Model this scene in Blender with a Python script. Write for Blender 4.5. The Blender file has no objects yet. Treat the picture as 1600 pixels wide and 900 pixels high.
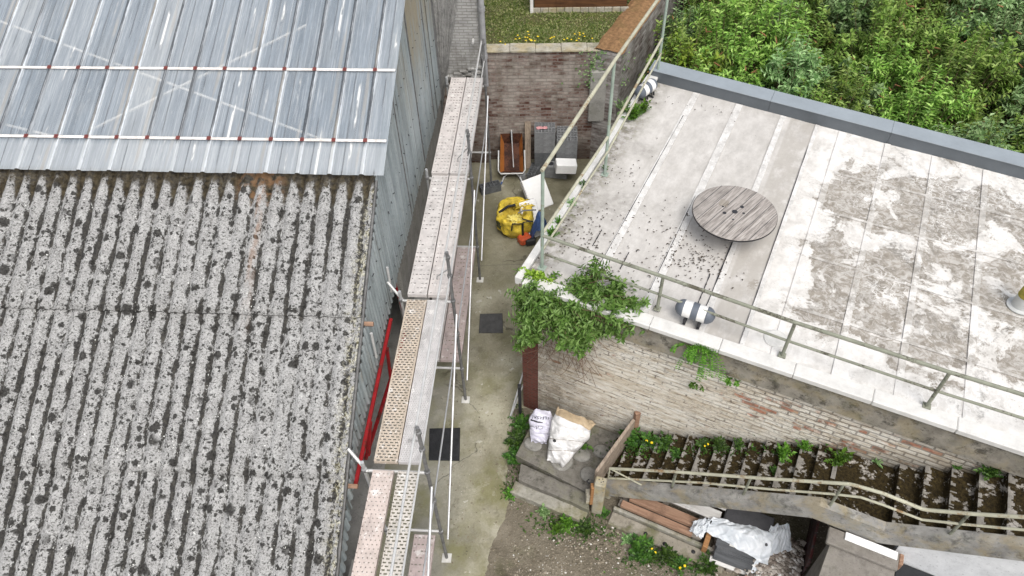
import bpy, math, random
import numpy as np
from mathutils import Vector, Matrix, noise as mnoise
from mathutils.bvhtree import BVHTree
random.seed(7)
S = bpy.context.scene
COL = S.collection

# ------------------------------------------------------------------ camera, sky, sun, exposure
FPX, NAD, CAMH = 1140.0, (840.0, 1500.0), 11.5
_d = Vector((NAD[0]-800, -(NAD[1]-450), -FPX)).normalized()
_up = -_d
_Y = (Vector((0, 0, -1)) - _up*Vector((0, 0, -1)).dot(_up)).normalized()
_X = _Y.cross(_up)
ROT = Matrix((_X, _Y, _up))                 # camera axes -> world axes
cd = bpy.data.cameras.new('camera'); cam = bpy.data.objects.new('camera', cd); COL.objects.link(cam)
cam.matrix_world = Matrix.Translation((0, 0, CAMH)) @ ROT.to_4x4()
cd.sensor_width = 36; cd.lens = FPX/1600*36; cd.clip_end = 2000; cd.clip_start = 0.05
S.camera = cam
SUN_EL, SUN_AZ = math.radians(58), math.radians(165)   # azimuth: clockwise from +Y
w = bpy.data.worlds.new('World'); S.world = w; w.use_nodes = True
nt = w.node_tree
bg = nt.nodes['Background']; sky = nt.nodes.new('ShaderNodeTexSky'); sky.sky_type = 'NISHITA'
sky.sun_disc = False; sky.sun_elevation = SUN_EL; sky.sun_rotation = SUN_AZ
sky.air_density = 1.0; sky.dust_density = 4.0; sky.ozone_density = 1.0
hs = nt.nodes.new('ShaderNodeHueSaturation'); hs.inputs['Saturation'].default_value = 0.30
nt.links.new(sky.outputs[0], hs.inputs['Color']); nt.links.new(hs.outputs[0], bg.inputs[0])
bg.inputs[1].default_value = 0.15
sl = bpy.data.lights.new('sun', 'SUN'); sl.energy = 1.2; sl.angle = math.radians(30); sl.color = (1, .96, .9)
so = bpy.data.objects.new('sun', sl); COL.objects.link(so)
sd = Vector((math.sin(SUN_AZ)*math.cos(SUN_EL), math.cos(SUN_AZ)*math.cos(SUN_EL), math.sin(SUN_EL)))
so.rotation_euler = sd.to_track_quat('Z', 'Y').to_euler()
S.view_settings.view_transform = 'Standard'; S.view_settings.look = 'None'
S.view_settings.exposure = 0.50; S.view_settings.gamma = 1; S.view_settings.use_curve_mapping = False

# ------------------------------------------------------------------ survey helpers (pixel of the 1600x900 photo -> real point)
O = Vector((0, 0, CAMH))
def ray(px, py): return ROT @ Vector((px-800, -(py-450), -FPX))
def at(px, py, z=0.0):
    v = ray(px, py); return O + v*((z-CAMH)/v.z)
def onpl(px, py, p0, n):
    v = ray(px, py); return O + v*(n.dot(p0-O)/n.dot(v))
def zat(px, py, p):
    v = ray(px, py); return CAMH + v.z*math.hypot(p.x, p.y)/math.hypot(v.x, v.y)

# ------------------------------------------------------------------ mesh builder
class MB:
    def __init__(s): s.v = []; s.f = []; s.sm = False
    def add(s, vs, fs):
        b = len(s.v); s.v += [tuple(x) for x in vs]; s.f += [tuple(i+b for i in f) for f in fs]; return s
    def box(s, lo, hi, M=None, jit=0):
        (a, b, c), (d, e, f) = lo, hi
        vs = [Vector(q) for q in ((a,b,c),(d,b,c),(d,e,c),(a,e,c),(a,b,f),(d,b,f),(d,e,f),(a,e,f))]
        if jit: vs = [q+Vector((random.uniform(-jit,jit), random.uniform(-jit,jit), random.uniform(-jit,jit))) for q in vs]
        if M: vs = [M @ q for q in vs]
        return s.add(vs, [(3,2,1,0),(4,5,6,7),(0,1,5,4),(1,2,6,5),(2,3,7,6),(3,0,4,7)])
    def bbox(s, lo, hi, M=None, bev=0.01):
        # box with chamfered edges
        (a,b,c),(d,e,f) = lo,hi
        k = bev; vs=[]; idx={}
        for i,x in enumerate((a,d)):
            for j,y in enumerate((b,e)):
                for l,z in enumerate((c,f)):
                    sx=k if i==0 else -k; sy=k if j==0 else -k; sz=k if l==0 else -k
                    for m,q in enumerate(((x,y+sy,z+sz),(x+sx,y,z+sz),(x+sx,y+sy,z))):
                        idx[i,j,l,m]=len(vs); vs.append(Vector(q))
        fs=[]
        for i in (0,1): fs.append([idx[i,0,0,0],idx[i,1,0,0],idx[i,1,1,0],idx[i,0,1,0]][::1 if i else -1])
        for j in (0,1): fs.append([idx[0,j,0,1],idx[1,j,0,1],idx[1,j,1,1],idx[0,j,1,1]][::-1 if j else 1])
        for l in (0,1): fs.append([idx[0,0,l,2],idx[1,0,l,2],idx[1,1,l,2],idx[0,1,l,2]][::1 if l else -1])
        for j in (0,1):
            for l in (0,1): fs.append([idx[0,j,l,1],idx[1,j,l,1],idx[1,j,l,2],idx[0,j,l,2]])
        for i in (0,1):
            for l in (0,1): fs.append([idx[i,0,l,0],idx[i,1,l,0],idx[i,1,l,2],idx[i,0,l,2]])
        for i in (0,1):
            for j in (0,1): fs.append([idx[i,j,0,0],idx[i,j,1,0],idx[i,j,1,1],idx[i,j,0,1]])
        for i in (0,1):
            for j in (0,1):
                for l in (0,1): fs.append([idx[i,j,l,m] for m in range(3)])
        if M: vs=[M@q for q in vs]
        return s.add(vs,fs)
    def beam(s, p, q, w, h, up=Vector((0,0,1)), bev=0):
        p, q = Vector(p), Vector(q); d = (q-p); L = d.length; d.normalize()
        x = d.cross(up).normalized(); z = x.cross(d)
        M = Matrix((x, d, z)).transposed().to_4x4(); M.translation = p
        if bev: return s.bbox((-w/2,0,-h/2),(w/2,L,h/2),M,bev)
        return s.box((-w/2,0,-h/2),(w/2,L,h/2),M)
    def tube(s, pts, r, n=8, cap=True):
        pts = [Vector(p) for p in pts]; k = len(pts)
        rs = r if isinstance(r, (list, tuple)) else [r]*k
        t0 = (pts[1]-pts[0]).normalized()
        a = t0.orthogonal().normalized(); vs = []
        for i, p in enumerate(pts):
            t = (pts[min(i+1,k-1)]-pts[max(i-1,0)]).normalized()
            a = (a - t*a.dot(t)).normalized(); b = t.cross(a)
            for j in range(n):
                th = 2*math.pi*j/n; vs.append(p + (a*math.cos(th)+b*math.sin(th))*rs[i])
        fs = [(i*n+j, i*n+(j+1)%n, (i+1)*n+(j+1)%n, (i+1)*n+j) for i in range(k-1) for j in range(n)]
        if cap: fs += [tuple(range(n))[::-1], tuple((k-1)*n+j for j in range(n))]
        return s.add(vs, fs)
    def lathe(s, prof, n=24, M=None):
        vs = []; k = len(prof)
        for r, z in prof:
            for j in range(n):
                th = 2*math.pi*j/n; vs.append(Vector((r*math.cos(th), r*math.sin(th), z)))
        fs = [(i*n+j, i*n+(j+1)%n, (i+1)*n+(j+1)%n, (i+1)*n+j) for i in range(k-1) for j in range(n)]
        fs += [tuple(range(n))[::-1], tuple((k-1)*n+j for j in range(n))]
        if M: vs = [M @ q for q in vs]
        return s.add(vs, fs)
    def prism(s, poly, z0, z1):
        n = len(poly)
        zz0 = z0 if isinstance(z0,(list,tuple)) else [z0]*n
        zz1 = z1 if isinstance(z1,(list,tuple)) else [z1]*n
        vs = [(p[0],p[1],zz0[i]) for i,p in enumerate(poly)] + [(p[0],p[1],zz1[i]) for i,p in enumerate(poly)]
        return s.add(vs, [tuple(range(n))[::-1], tuple(range(n,2*n))]+[(i,(i+1)%n,n+(i+1)%n,n+i) for i in range(n)])
    def grid(s, fn, nu, nv):
        vs = [fn(i/nu, j/nv) for j in range(nv+1) for i in range(nu+1)]
        return s.add(vs, [(j*(nu+1)+i, j*(nu+1)+i+1, (j+1)*(nu+1)+i+1, (j+1)*(nu+1)+i) for j in range(nv) for i in range(nu)])
    def stone(s, c, r, flat=.7):
        c = Vector(c); a = random.uniform(0,6.28); vs=[]
        for k,(x,y,z) in enumerate(((1,0,0),(.3,.9,0),(-.8,.6,0),(-.8,-.6,0),(.3,-.9,0),(0,.1,1),(.1,0,-.6))):
            q = Vector((x,y,z*flat))*r*random.uniform(.7,1.25)
            vs.append(c+Matrix.Rotation(a,3,'Z')@q)
        fs=[(i,(i+1)%5,5) for i in range(5)]+[((i+1)%5,i,6) for i in range(5)]
        return s.add(vs,fs)
    def leaf(s, p, d, nrm, L, W):
        x = d.cross(nrm)
        if x.length < 1e-4: x = d.orthogonal()
        x.normalize(); up = x.cross(d)
        m = p + d*L*.42
        b = len(s.v)
        s.v += [tuple(p), tuple(m+x*W*.5+up*W*.22), tuple(p+d*L-up*L*.12), tuple(m-x*W*.5+up*W*.22)]
        s.f += [(b,b+1,b+2),(b,b+2,b+3)]

def mesh(mb, name, smooth=False):
    me = bpy.data.meshes.new(name); me.from_pydata([tuple(v) for v in mb.v], [], mb.f); me.update()
    if smooth: me.polygons.foreach_set('use_smooth', [True]*len(me.polygons))
    return me
def setp(o, label=None, cat=None, group=None, kind=None):
    if label: o['label'] = label
    if cat: o['category'] = cat
    if group: o['group'] = group
    if kind: o['kind'] = kind
    return o
def thing(name, label, cat, loc=(0,0,0), rotz=0, group=None, M=None):
    o = bpy.data.objects.new(name, None); COL.objects.link(o); o.empty_display_size = .2
    if M is not None: o.matrix_world = M
    else:
        o.location = loc; o.rotation_euler = (0,0,rotz)
        M = Matrix.Translation(loc) @ Matrix.Rotation(rotz,4,'Z')
    o['_'] = 0; del o['_']
    MW[o.name] = M.copy()
    return setp(o, label, cat, group)
MW = {}
def part(name, mb, mat, parent=None, world=False, smooth=False, label=None):
    me = mesh(mb, name, smooth)
    if mat: me.materials.append(mat)
    o = bpy.data.objects.new(name, me); COL.objects.link(o)
    if parent:
        M = MW[parent.name]
        if world: me.transform(M.inverted())
        o.parent = parent; MW[o.name] = M
    else: MW[o.name] = Matrix()
    if label: o['label'] = label
    return o
def solo(name, mb, mat, label=None, cat=None, group=None, kind=None, smooth=False, loc=None):
    o = part(name, mb, mat, None, smooth=smooth)
    if loc is None and mb.v and kind is None:
        loc = Vector((sum(v[0] for v in mb.v)/len(mb.v), sum(v[1] for v in mb.v)/len(mb.v), min(v[2] for v in mb.v)))
    if loc is not None:
        loc = Vector(loc); o.data.transform(Matrix.Translation(-loc)); o.location = loc; MW[o.name] = Matrix.Translation(loc)
    return setp(o, label, cat, group, kind)
def dup(root, loc, rotz=0, scale=1, label=None):
    r = root.copy(); COL.objects.link(r); r.location = loc; r.rotation_euler = (0,0,rotz)
    r.scale = scale if isinstance(scale,(tuple,list)) else (scale,)*3
    if label: r['label'] = label
    for ch in [c for c in COL.objects if c.parent == root]:
        c = ch.copy(); COL.objects.link(c); c.parent = r
    return r
def nz(p, s=1.0, o=0): return mnoise.noise(Vector(p)*s+Vector((o,o*1.7,o*.3)))

# ------------------------------------------------------------------ material builder
class Mat:
    def __init__(s, name):
        s.m = bpy.data.materials.new(name); s.m.use_nodes = True; s.t = s.m.node_tree
        s.b = s.t.nodes['Principled BSDF']
    def node(s, k, **kw):
        n = s.t.nodes.new(k)
        for a, v in kw.items(): setattr(n, a, v)
        return n
    def put(s, sock, v):
        if isinstance(v, bpy.types.NodeSocket): s.t.links.new(v, sock)
        elif isinstance(v, (tuple, list)) and len(v) == 3 and sock.type == 'RGBA': sock.default_value = (*v, 1)
        else: sock.default_value = v
    def obj(s): return s.node('ShaderNodeTexCoord').outputs['Object']
    def island(s): return s.node('ShaderNodeNewGeometry').outputs['Random Per Island']
    def orand(s): return s.node('ShaderNodeObjectInfo').outputs['Random']
    def sc(s, v, k, off=(0,0,0)):
        n = s.node('ShaderNodeMapping'); s.put(n.inputs[0], v); n.inputs['Scale'].default_value = k if isinstance(k,(tuple,list)) else (k,k,k)
        n.inputs['Location'].default_value = off; return n.outputs[0]
    def noise(s, v, scale, detail=4, rough=.55, dist=0):
        n = s.node('ShaderNodeTexNoise'); s.put(n.inputs['Vector'], v); n.inputs['Scale'].default_value = scale
        n.inputs['Detail'].default_value = detail; n.inputs['Roughness'].default_value = rough; n.inputs['Distortion'].default_value = dist
        return n.outputs['Fac']
    def vor(s, v, scale, feat='F1', out='Distance', rnd=1):
        n = s.node('ShaderNodeTexVoronoi', feature=feat); s.put(n.inputs['Vector'], v); n.inputs['Scale'].default_value = scale
        n.inputs['Randomness'].default_value = rnd
        return n.outputs[out]
    def thr(s, f, lo, hi, a=0.0, b=1.0):
        n = s.node('ShaderNodeMapRange'); n.clamp = True; s.put(n.inputs[0], f)
        n.inputs[1].default_value = lo; n.inputs[2].default_value = hi; n.inputs[3].default_value = a; n.inputs[4].default_value = b
        return n.outputs[0]
    def math(s, op, a, b=0.0, c=0.0):
        n = s.node('ShaderNodeMath', operation=op); s.put(n.inputs[0], a); s.put(n.inputs[1], b); s.put(n.inputs[2], c); return n.outputs[0]
    def mul(s, a, b): return s.math('MULTIPLY', a, b)
    def addm(s, a, b): return s.math('ADD', a, b)
    def mx(s, a, b): return s.math('MAXIMUM', a, b)
    def mix(s, f, a, b):
        n = s.node('ShaderNodeMix', data_type='RGBA'); s.put(n.inputs[0], f); s.put(n.inputs[6], a); s.put(n.inputs[7], b); return n.outputs[2]
    def ramp(s, f, stops):
        n = s.node('ShaderNodeValToRGB'); s.put(n.inputs[0], f); e = n.color_ramp.elements
        while len(e) < len(stops): e.new(.5)
        for i, (p, c) in enumerate(stops): e[i].position = p; e[i].color = (*c, 1)
        return n.outputs[0]
    def xyz(s, v):
        n = s.node('ShaderNodeSeparateXYZ'); s.put(n.inputs[0], v); return n.outputs
    def vec(s, x, y, z=0.0):
        n = s.node('ShaderNodeCombineXYZ'); s.put(n.inputs[0], x); s.put(n.inputs[1], y); s.put(n.inputs[2], z); return n.outputs[0]
    def brick(s, v, bw, bh, mort=.012, off=.5):
        n = s.node('ShaderNodeTexBrick'); s.put(n.inputs['Vector'], v); n.inputs['Scale'].default_value = 1
        n.inputs['Brick Width'].default_value = bw; n.inputs['Row Height'].default_value = bh
        n.inputs['Mortar Size'].default_value = mort; n.inputs['Mortar Smooth'].default_value = .3
        n.inputs['Color1'].default_value = (0,0,0,1); n.inputs['Color2'].default_value = (1,1,1,1); n.inputs['Mortar'].default_value=(.5,.5,.5,1)
        n.offset = off
        return n.outputs['Color'], n.outputs['Fac']
    def done(s, col, rough=.85, h=None, bs=.4, bd=.01, metal=0.0, alpha=None, spec=.3, trans=None, coat=None):
        b = s.b; s.put(b.inputs['Base Color'], col); s.put(b.inputs['Roughness'], rough); s.put(b.inputs['Metallic'], metal)
        s.put(b.inputs['Specular IOR Level'], spec)
        if h is not None:
            n = s.node('ShaderNodeBump'); s.put(n.inputs['Height'], h); n.inputs['Strength'].default_value = bs; n.inputs['Distance'].default_value = bd
            s.t.links.new(n.outputs[0], b.inputs['Normal'])
        if alpha is not None: s.put(b.inputs['Alpha'], alpha)
        if trans is not None:
            out = s.t.nodes['Material Output']; tr = s.node('ShaderNodeBsdfTranslucent'); s.put(tr.inputs[0], col)
            mx = s.node('ShaderNodeMixShader'); mx.inputs[0].default_value = trans
            s.t.links.new(b.outputs[0], mx.inputs[1]); s.t.links.new(tr.outputs[0], mx.inputs[2]); s.t.links.new(mx.outputs[0], out.inputs[0])
        return s.m

def plain(name, c, var=.25, rough=.8, scale=8, metal=0.0, spec=.3, bs=.25, dark=None):
    m = Mat(name); o = m.obj(); n = m.noise(o, scale, 6, .65); n2 = m.noise(o, scale*9, 3)
    lo = tuple(x*(1-var) for x in (dark or c)); hi = tuple(min(1,x*(1+var)) for x in c)
    return m.done(m.ramp(m.addm(m.mul(n,.8), m.mul(n2,.2)), [(.3,lo),(.7,hi)]), rough, n2, bs, .004, metal, None, spec)

PITCH = .247
def mat_asbestos():
    m = Mat('weathered_fibre_cement'); o = m.obj(); x,y,z = m.xyz(o)
    base = m.ramp(m.noise(o, 5, 8, .7), [(.25,(.175,.174,.17)),(.5,(.285,.283,.277)),(.75,(.41,.408,.40))])
    fine = m.noise(o, 60, 6, .75)
    base = m.mix(m.thr(fine,.46,.60), base, m.mix(.5, base, (.58,.577,.565)))
    base = m.mix(m.mul(m.thr(m.noise(o,34,6,.8),.535,.575),.85), base, (.075,.073,.068))
    # moss and dirt in the grooves: low part of the corrugation profile, broken by noise
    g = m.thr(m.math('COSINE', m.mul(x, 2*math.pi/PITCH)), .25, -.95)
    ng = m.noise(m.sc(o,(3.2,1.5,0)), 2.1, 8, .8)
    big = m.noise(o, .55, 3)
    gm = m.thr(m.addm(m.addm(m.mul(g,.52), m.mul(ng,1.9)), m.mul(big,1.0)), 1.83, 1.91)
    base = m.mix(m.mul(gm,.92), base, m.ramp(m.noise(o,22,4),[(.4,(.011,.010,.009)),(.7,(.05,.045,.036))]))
    # round lichen spots in three sizes
    wv = m.node('ShaderNodeVectorMath', operation='ADD'); 
    nn = m.node('ShaderNodeTexNoise'); m.put(nn.inputs['Vector'], o); nn.inputs['Scale'].default_value = 30; nn.inputs['Detail'].default_value=4
    s2 = m.node('ShaderNodeVectorMath', operation='SCALE'); m.put(s2.inputs[0], nn.outputs['Color']); s2.inputs[3].default_value = .075
    m.put(wv.inputs[0], o); m.put(wv.inputs[1], s2.outputs[0]); ow = wv.outputs[0]
    for sc_, th, gate, a in ((2.0,.20,.49,.94),(3.4,.26,.46,.94),(6,.29,.46,.93),(12,.31,.45,.9),(22,.32,.45,.88)):
        d = m.thr(m.vor(ow, sc_), th, th-.05)
        k = m.thr(m.noise(o, sc_*.38, 3), gate, gate+.05)
        base = m.mix(m.mul(m.mul(d,k),a), base, m.ramp(m.noise(o,40,3),[(.4,(.016,.015,.014)),(.7,(.06,.058,.053))]))
    # white flakes and orange rust run
    fl = m.mul(m.thr(m.vor(m.sc(ow,(1.6,.7,1)), 14),.15,.09), m.thr(m.noise(o,1.6,3),.50,.60))
    base = m.mix(fl, base, (.82,.82,.79))
    yl = m.mul(m.thr(m.noise(o,16,5,.7),.50,.56), m.thr(m.addm(x, m.mul(m.noise(o,4,3),.3)),-.08,.10))
    base = m.mix(m.mul(yl,.75), base, m.mix(m.thr(m.noise(o,30,2),.45,.55),(.13,.115,.055),(.60,.58,.46)))
    rr = m.mul(m.mul(m.thr(m.math('ABSOLUTE', m.addm(m.addm(x,1.72), m.mul(y,.02))),.07,.02), m.thr(y,-2.6,-.3)), m.thr(m.noise(m.sc(o,(3,1,1)),3,4),.42,.56))
    base = m.mix(m.mul(rr,.7), base, (.23,.12,.06))
    top = m.thr(m.addm(m.addm(m.mul(y,1.6), m.mul(m.noise(o,6,6,.7),.8)), m.mul(g,.42)), .10, .32)
    tr_ = m.mul(m.mul(top, m.thr(m.math('ABSOLUTE', m.addm(x,1.75)),.42,.25)), m.thr(m.noise(o,8,4),.45,.55))
    base = m.mix(m.mul(top,.92), base, m.ramp(m.noise(o,18,4),[(.35,(.016,.013,.009)),(.7,(.075,.06,.035))]))
    base = m.mix(m.mul(tr_,.55), base, (.22,.12,.06))
    return m.done(base, .95, m.addm(m.noise(o,70,5,.7), m.noise(o,22,4)), .7, .010, spec=.15)

def mat_clear():
    m = Mat('clear_corrugated_sheet'); o = m.obj(); x,y,z = m.xyz(o)
    st = m.noise(m.vec(m.mul(x,1.0), m.mul(y,.05)), 9, 6, .75)
    st2 = m.noise(m.vec(m.mul(x,1.0), m.mul(y,.03)), 42, 3, .7)
    pn_ = m.node('ShaderNodeTexWhiteNoise', noise_dimensions='1D'); m.put(pn_.inputs[1], m.math('FLOOR', m.mul(m.addm(x,.18),1/.4844)))
    col = m.ramp(m.addm(m.mul(st,.55), m.mul(pn_.outputs[0],.35)), [(.25,(.25,.295,.34)),(.45,(.34,.385,.43)),(.68,(.47,.50,.52))])
    col = m.mix(m.mul(m.thr(st2,.56,.64),.5), col, (.56,.59,.62))
    patch = m.thr(m.noise(m.sc(o,(1,.35,1)),2.2,5),.52,.75)
    col = m.mix(m.mul(patch,.35), col, (.42,.43,.42))
    # grime beside each rib, chalky in places, black in others
    rp = m.math('MODULO', m.addm(m.mul(x,-1), 10*.4844-.13), .4844)
    wv = m.mul(m.noise(m.vec(m.mul(x,.6), m.mul(y,.9)),5,4), .02)
    line = m.thr(m.math('ABSOLUTE', m.addm(m.addm(rp, wv), -.062)), .042,.030)
    rid = m.noise(m.vec(m.math('FLOOR', m.mul(m.addm(x,.13),1/.4844)), m.mul(y,.10)), 3.7, 1)
    col = m.mix(m.mul(line,.85), col, m.mix(m.thr(rid,.57,.63),(.022,.024,.027),(.17,.15,.12)))
    wl = m.thr(m.math('ABSOLUTE', m.addm(m.addm(rp, m.mul(wv,-1.4)), -.004)), .020,.010)
    col = m.mix(m.mul(wl, m.thr(rid,.40,.58,.25,.95)), col, (.66,.70,.74))
    low = m.thr(m.addm(y, m.mul(m.noise(o,3,4),.1)), .52,.44); col = m.mix(m.mul(low,.55), col, (.60,.63,.65))
    fine_ = m.thr(m.math('ABSOLUTE', m.addm(m.math('FRACT', m.mul(rp,1/.0968)),-.5)),.10,.03)
    col = m.mix(m.mul(fine_, m.thr(m.noise(m.vec(m.mul(x,1),m.mul(y,.25)),5,4,.7),.42,.62,.0,.55)), col, (.62,.64,.66))
    dk2 = m.mul(m.thr(m.math('ABSOLUTE', m.addm(m.addm(rp,wv),-.365)),.016,.007), m.thr(m.noise(m.vec(m.mul(x,.5),m.mul(y,.12)),5,3,.6),.46,.52)); col = m.mix(m.mul(dk2,.6), col, (.10,.11,.12))
    bg_ = m.mul(m.thr(m.math('ABSOLUTE', m.addm(rp,-.155)),.035,.02), m.thr(m.noise(m.vec(m.mul(x,.55),m.mul(y,.08)),4,3,.6),.52,.58)); col = m.mix(m.mul(bg_,.55), col, (.50,.47,.42))
    chalk = m.mul(m.thr(m.math('ABSOLUTE', m.addm(rp,-.27)),.03,.012), m.thr(m.noise(m.vec(m.mul(x,.45), m.mul(y,.10)),6,4,.7),.55,.61))
    col = m.mix(m.mul(chalk,.8), col, (.74,.74,.72))
    return m.done(col, m.thr(st,.3,.7,.16,.34), m.noise(m.sc(o,(1,.2,1)),14,3), .12, .01, alpha=m.mx(m.mx(line,m.mul(chalk,.9)), m.thr(st,.3,.7,.42,.70)), spec=.5)

def mat_cladding():
    m = Mat('pale_blue_steel_sheet'); o = m.obj(); x,y,z = m.xyz(o)
    v = m.vec(m.mul(y,1), m.mul(z,.12))
    col = m.ramp(m.noise(v,3.2,6,.7), [(.3,(.215,.245,.255)),(.5,(.335,.38,.395)),(.7,(.45,.495,.51))])
    fl = m.noise(m.vec(m.math('FLOOR', m.mul(y,1.25)), .5), 5.3, 1)
    col = m.mix(m.thr(fl,.42,.62,0,.5), col, (.30,.36,.40))
    rust = m.mul(m.thr(m.noise(v,5,6,.75),.56,.70), m.thr(m.noise(o,.5,2),.42,.58))
    col = m.mix(m.mul(rust,.75), col, (.28,.21,.12))
    och = m.mul(m.thr(y,1.2,3.6), m.mul(m.thr(m.noise(v,2.4,4,.7),.42,.58), m.thr(m.addm(z,m.mul(m.noise(o,2,3),1.5)),4.2,5.6)))
    col = m.mix(m.mul(och,.75), col, (.36,.30,.20))
    dirt = m.thr(m.noise(m.vec(m.mul(y,1), m.mul(z,.5)),11,6,.7),.56,.68)
    col = m.mix(m.mul(dirt,.35), col, (.13,.14,.14))
    seam = m.thr(m.math('ABSOLUTE', m.addm(m.math('MODULO', m.addm(m.addm(y,20), m.mul(m.noise(o,2,2),.03)), .86), -.43)), .016,.006)
    col = m.mix(m.mul(seam,.75), col, (.07,.065,.055))
    return m.done(col, .5, m.noise(o,25,4), .15, .006, metal=.25, spec=.4)

def mat_ground():
    m = Mat('dirt_and_gravel'); o = m.obj()
    col = m.ramp(m.noise(o,1.3,8,.7), [(.3,(.08,.068,.05)),(.5,(.155,.135,.102)),(.7,(.24,.212,.165))])
    peb = m.vor(o, 34, 'F1'); pc = m.vor(o, 34, 'F1', 'Color')
    k = m.mul(m.thr(peb,.42,.30), m.thr(m.noise(o,1.1,5,.65),.40,.52))
    pr = m.xyz(pc)[0]
    col = m.mix(m.mul(k,.8), col, m.ramp(pr,[(0,(.10,.085,.06)),(.6,(.22,.19,.14)),(.92,(.33,.29,.23)),(1,(.66,.64,.60))]))
    col = m.mix(m.mul(m.thr(m.noise(o,.8,5),.55,.66),.5), col, (.075,.085,.03))
    return m.done(col, .95, m.addm(m.mul(peb,-1), m.noise(o,18,6)), .8, .015, spec=.15)

def mat_pavement():
    m = Mat('old_wet_concrete'); o = m.obj(); x,y,z = m.xyz(o)
    n = m.noise(o,.9,8,.62); f = m.noise(o,26,6,.7)
    col = m.ramp(m.addm(m.mul(n,.75),m.mul(f,.25)), [(.36,(.18,.167,.115)),(.5,(.28,.262,.19)),(.62,(.41,.39,.30))])
    grey = m.mul(m.thr(x,-.6,-1.5), m.thr(y,9.8,9.0)); col = m.mix(m.mul(grey,.5), col, (.27,.27,.25))
    grit = m.thr(m.noise(o,75,3,.75),.60,.66); col = m.mix(m.mul(grit,.35), col, (.48,.46,.38))
    ms = m.mul(m.thr(m.noise(o,1.15,6,.6),.46,.62), m.thr(y,14.5,5))
    col = m.mix(m.mul(ms,.65), col, (.165,.16,.055))
    damp = m.mul(m.thr(y,10.3,13.2), m.thr(m.noise(o,1.2,4),.25,.5))
    col = m.mix(m.mul(damp,.60), col, (.090,.082,.046))
    di = m.thr(m.addm(m.addm(m.mul(m.noise(o,1.6,7,.65),1.5), m.mul(y,-.28)), m.mul(x,.75)), -.92,-.55)
    col = m.mix(m.mul(di,.8), col, m.ramp(m.noise(o,20,6),[(.3,(.11,.085,.055)),(.7,(.23,.19,.14))]))
    nn = m.node('ShaderNodeTexNoise'); m.put(nn.inputs['Vector'], o); nn.inputs['Scale'].default_value=2.5; nn.inputs['Detail'].default_value=5
    s2 = m.node('ShaderNodeVectorMath', operation='SCALE'); m.put(s2.inputs[0], nn.outputs['Color']); s2.inputs[3].default_value=.5
    w_ = m.node('ShaderNodeVectorMath', operation='ADD'); m.put(w_.inputs[0], o); m.put(w_.inputs[1], s2.outputs[0])
    ck = m.mul(m.thr(m.vor(w_.outputs[0],.42,'DISTANCE_TO_EDGE'),.008,.003), m.thr(m.noise(o,.8,2),.42,.5)); col = m.mix(m.mul(ck,.65), col, (.06,.055,.04))
    pt = m.mul(m.thr(m.noise(o,2.6,6,.7),.54,.60), m.thr(y,13.5,8)); col = m.mix(m.mul(pt,.35), col, (.42,.40,.33))
    bl_ = m.thr(m.noise(o,3.4,7,.75),.56,.66); col = m.mix(m.mul(bl_,.45), col, (.105,.095,.06))
    sp = m.mul(m.thr(m.noise(o,5.0,5,.55),.645,.665), m.thr(m.noise(o,.9,3),.5,.56))
    col = m.mix(m.mul(sp,.8), col, (.52,.50,.44))
    spk = m.mul(m.thr(m.vor(o,11),.08,.05), m.thr(m.noise(o,1.7,3),.5,.55)); col = m.mix(spk, col, (.55,.54,.49))
    drt = m.thr(m.noise(o,40,4,.7),.62,.72); col = m.mix(m.mul(drt,.5), col, (.07,.06,.045))
    ln = m.thr(m.math('ABSOLUTE', m.addm(y,-11.3)), .012,.005); col = m.mix(m.mul(ln,.5), col, (.10,.10,.08))
    return m.done(col, m.mix(damp,(.85,)*3,(.35,)*3), m.addm(m.addm(f,m.mul(n,2)), m.mul(m.noise(o,90,3,.7),.6)), .45, .012, spec=.35)

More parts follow.
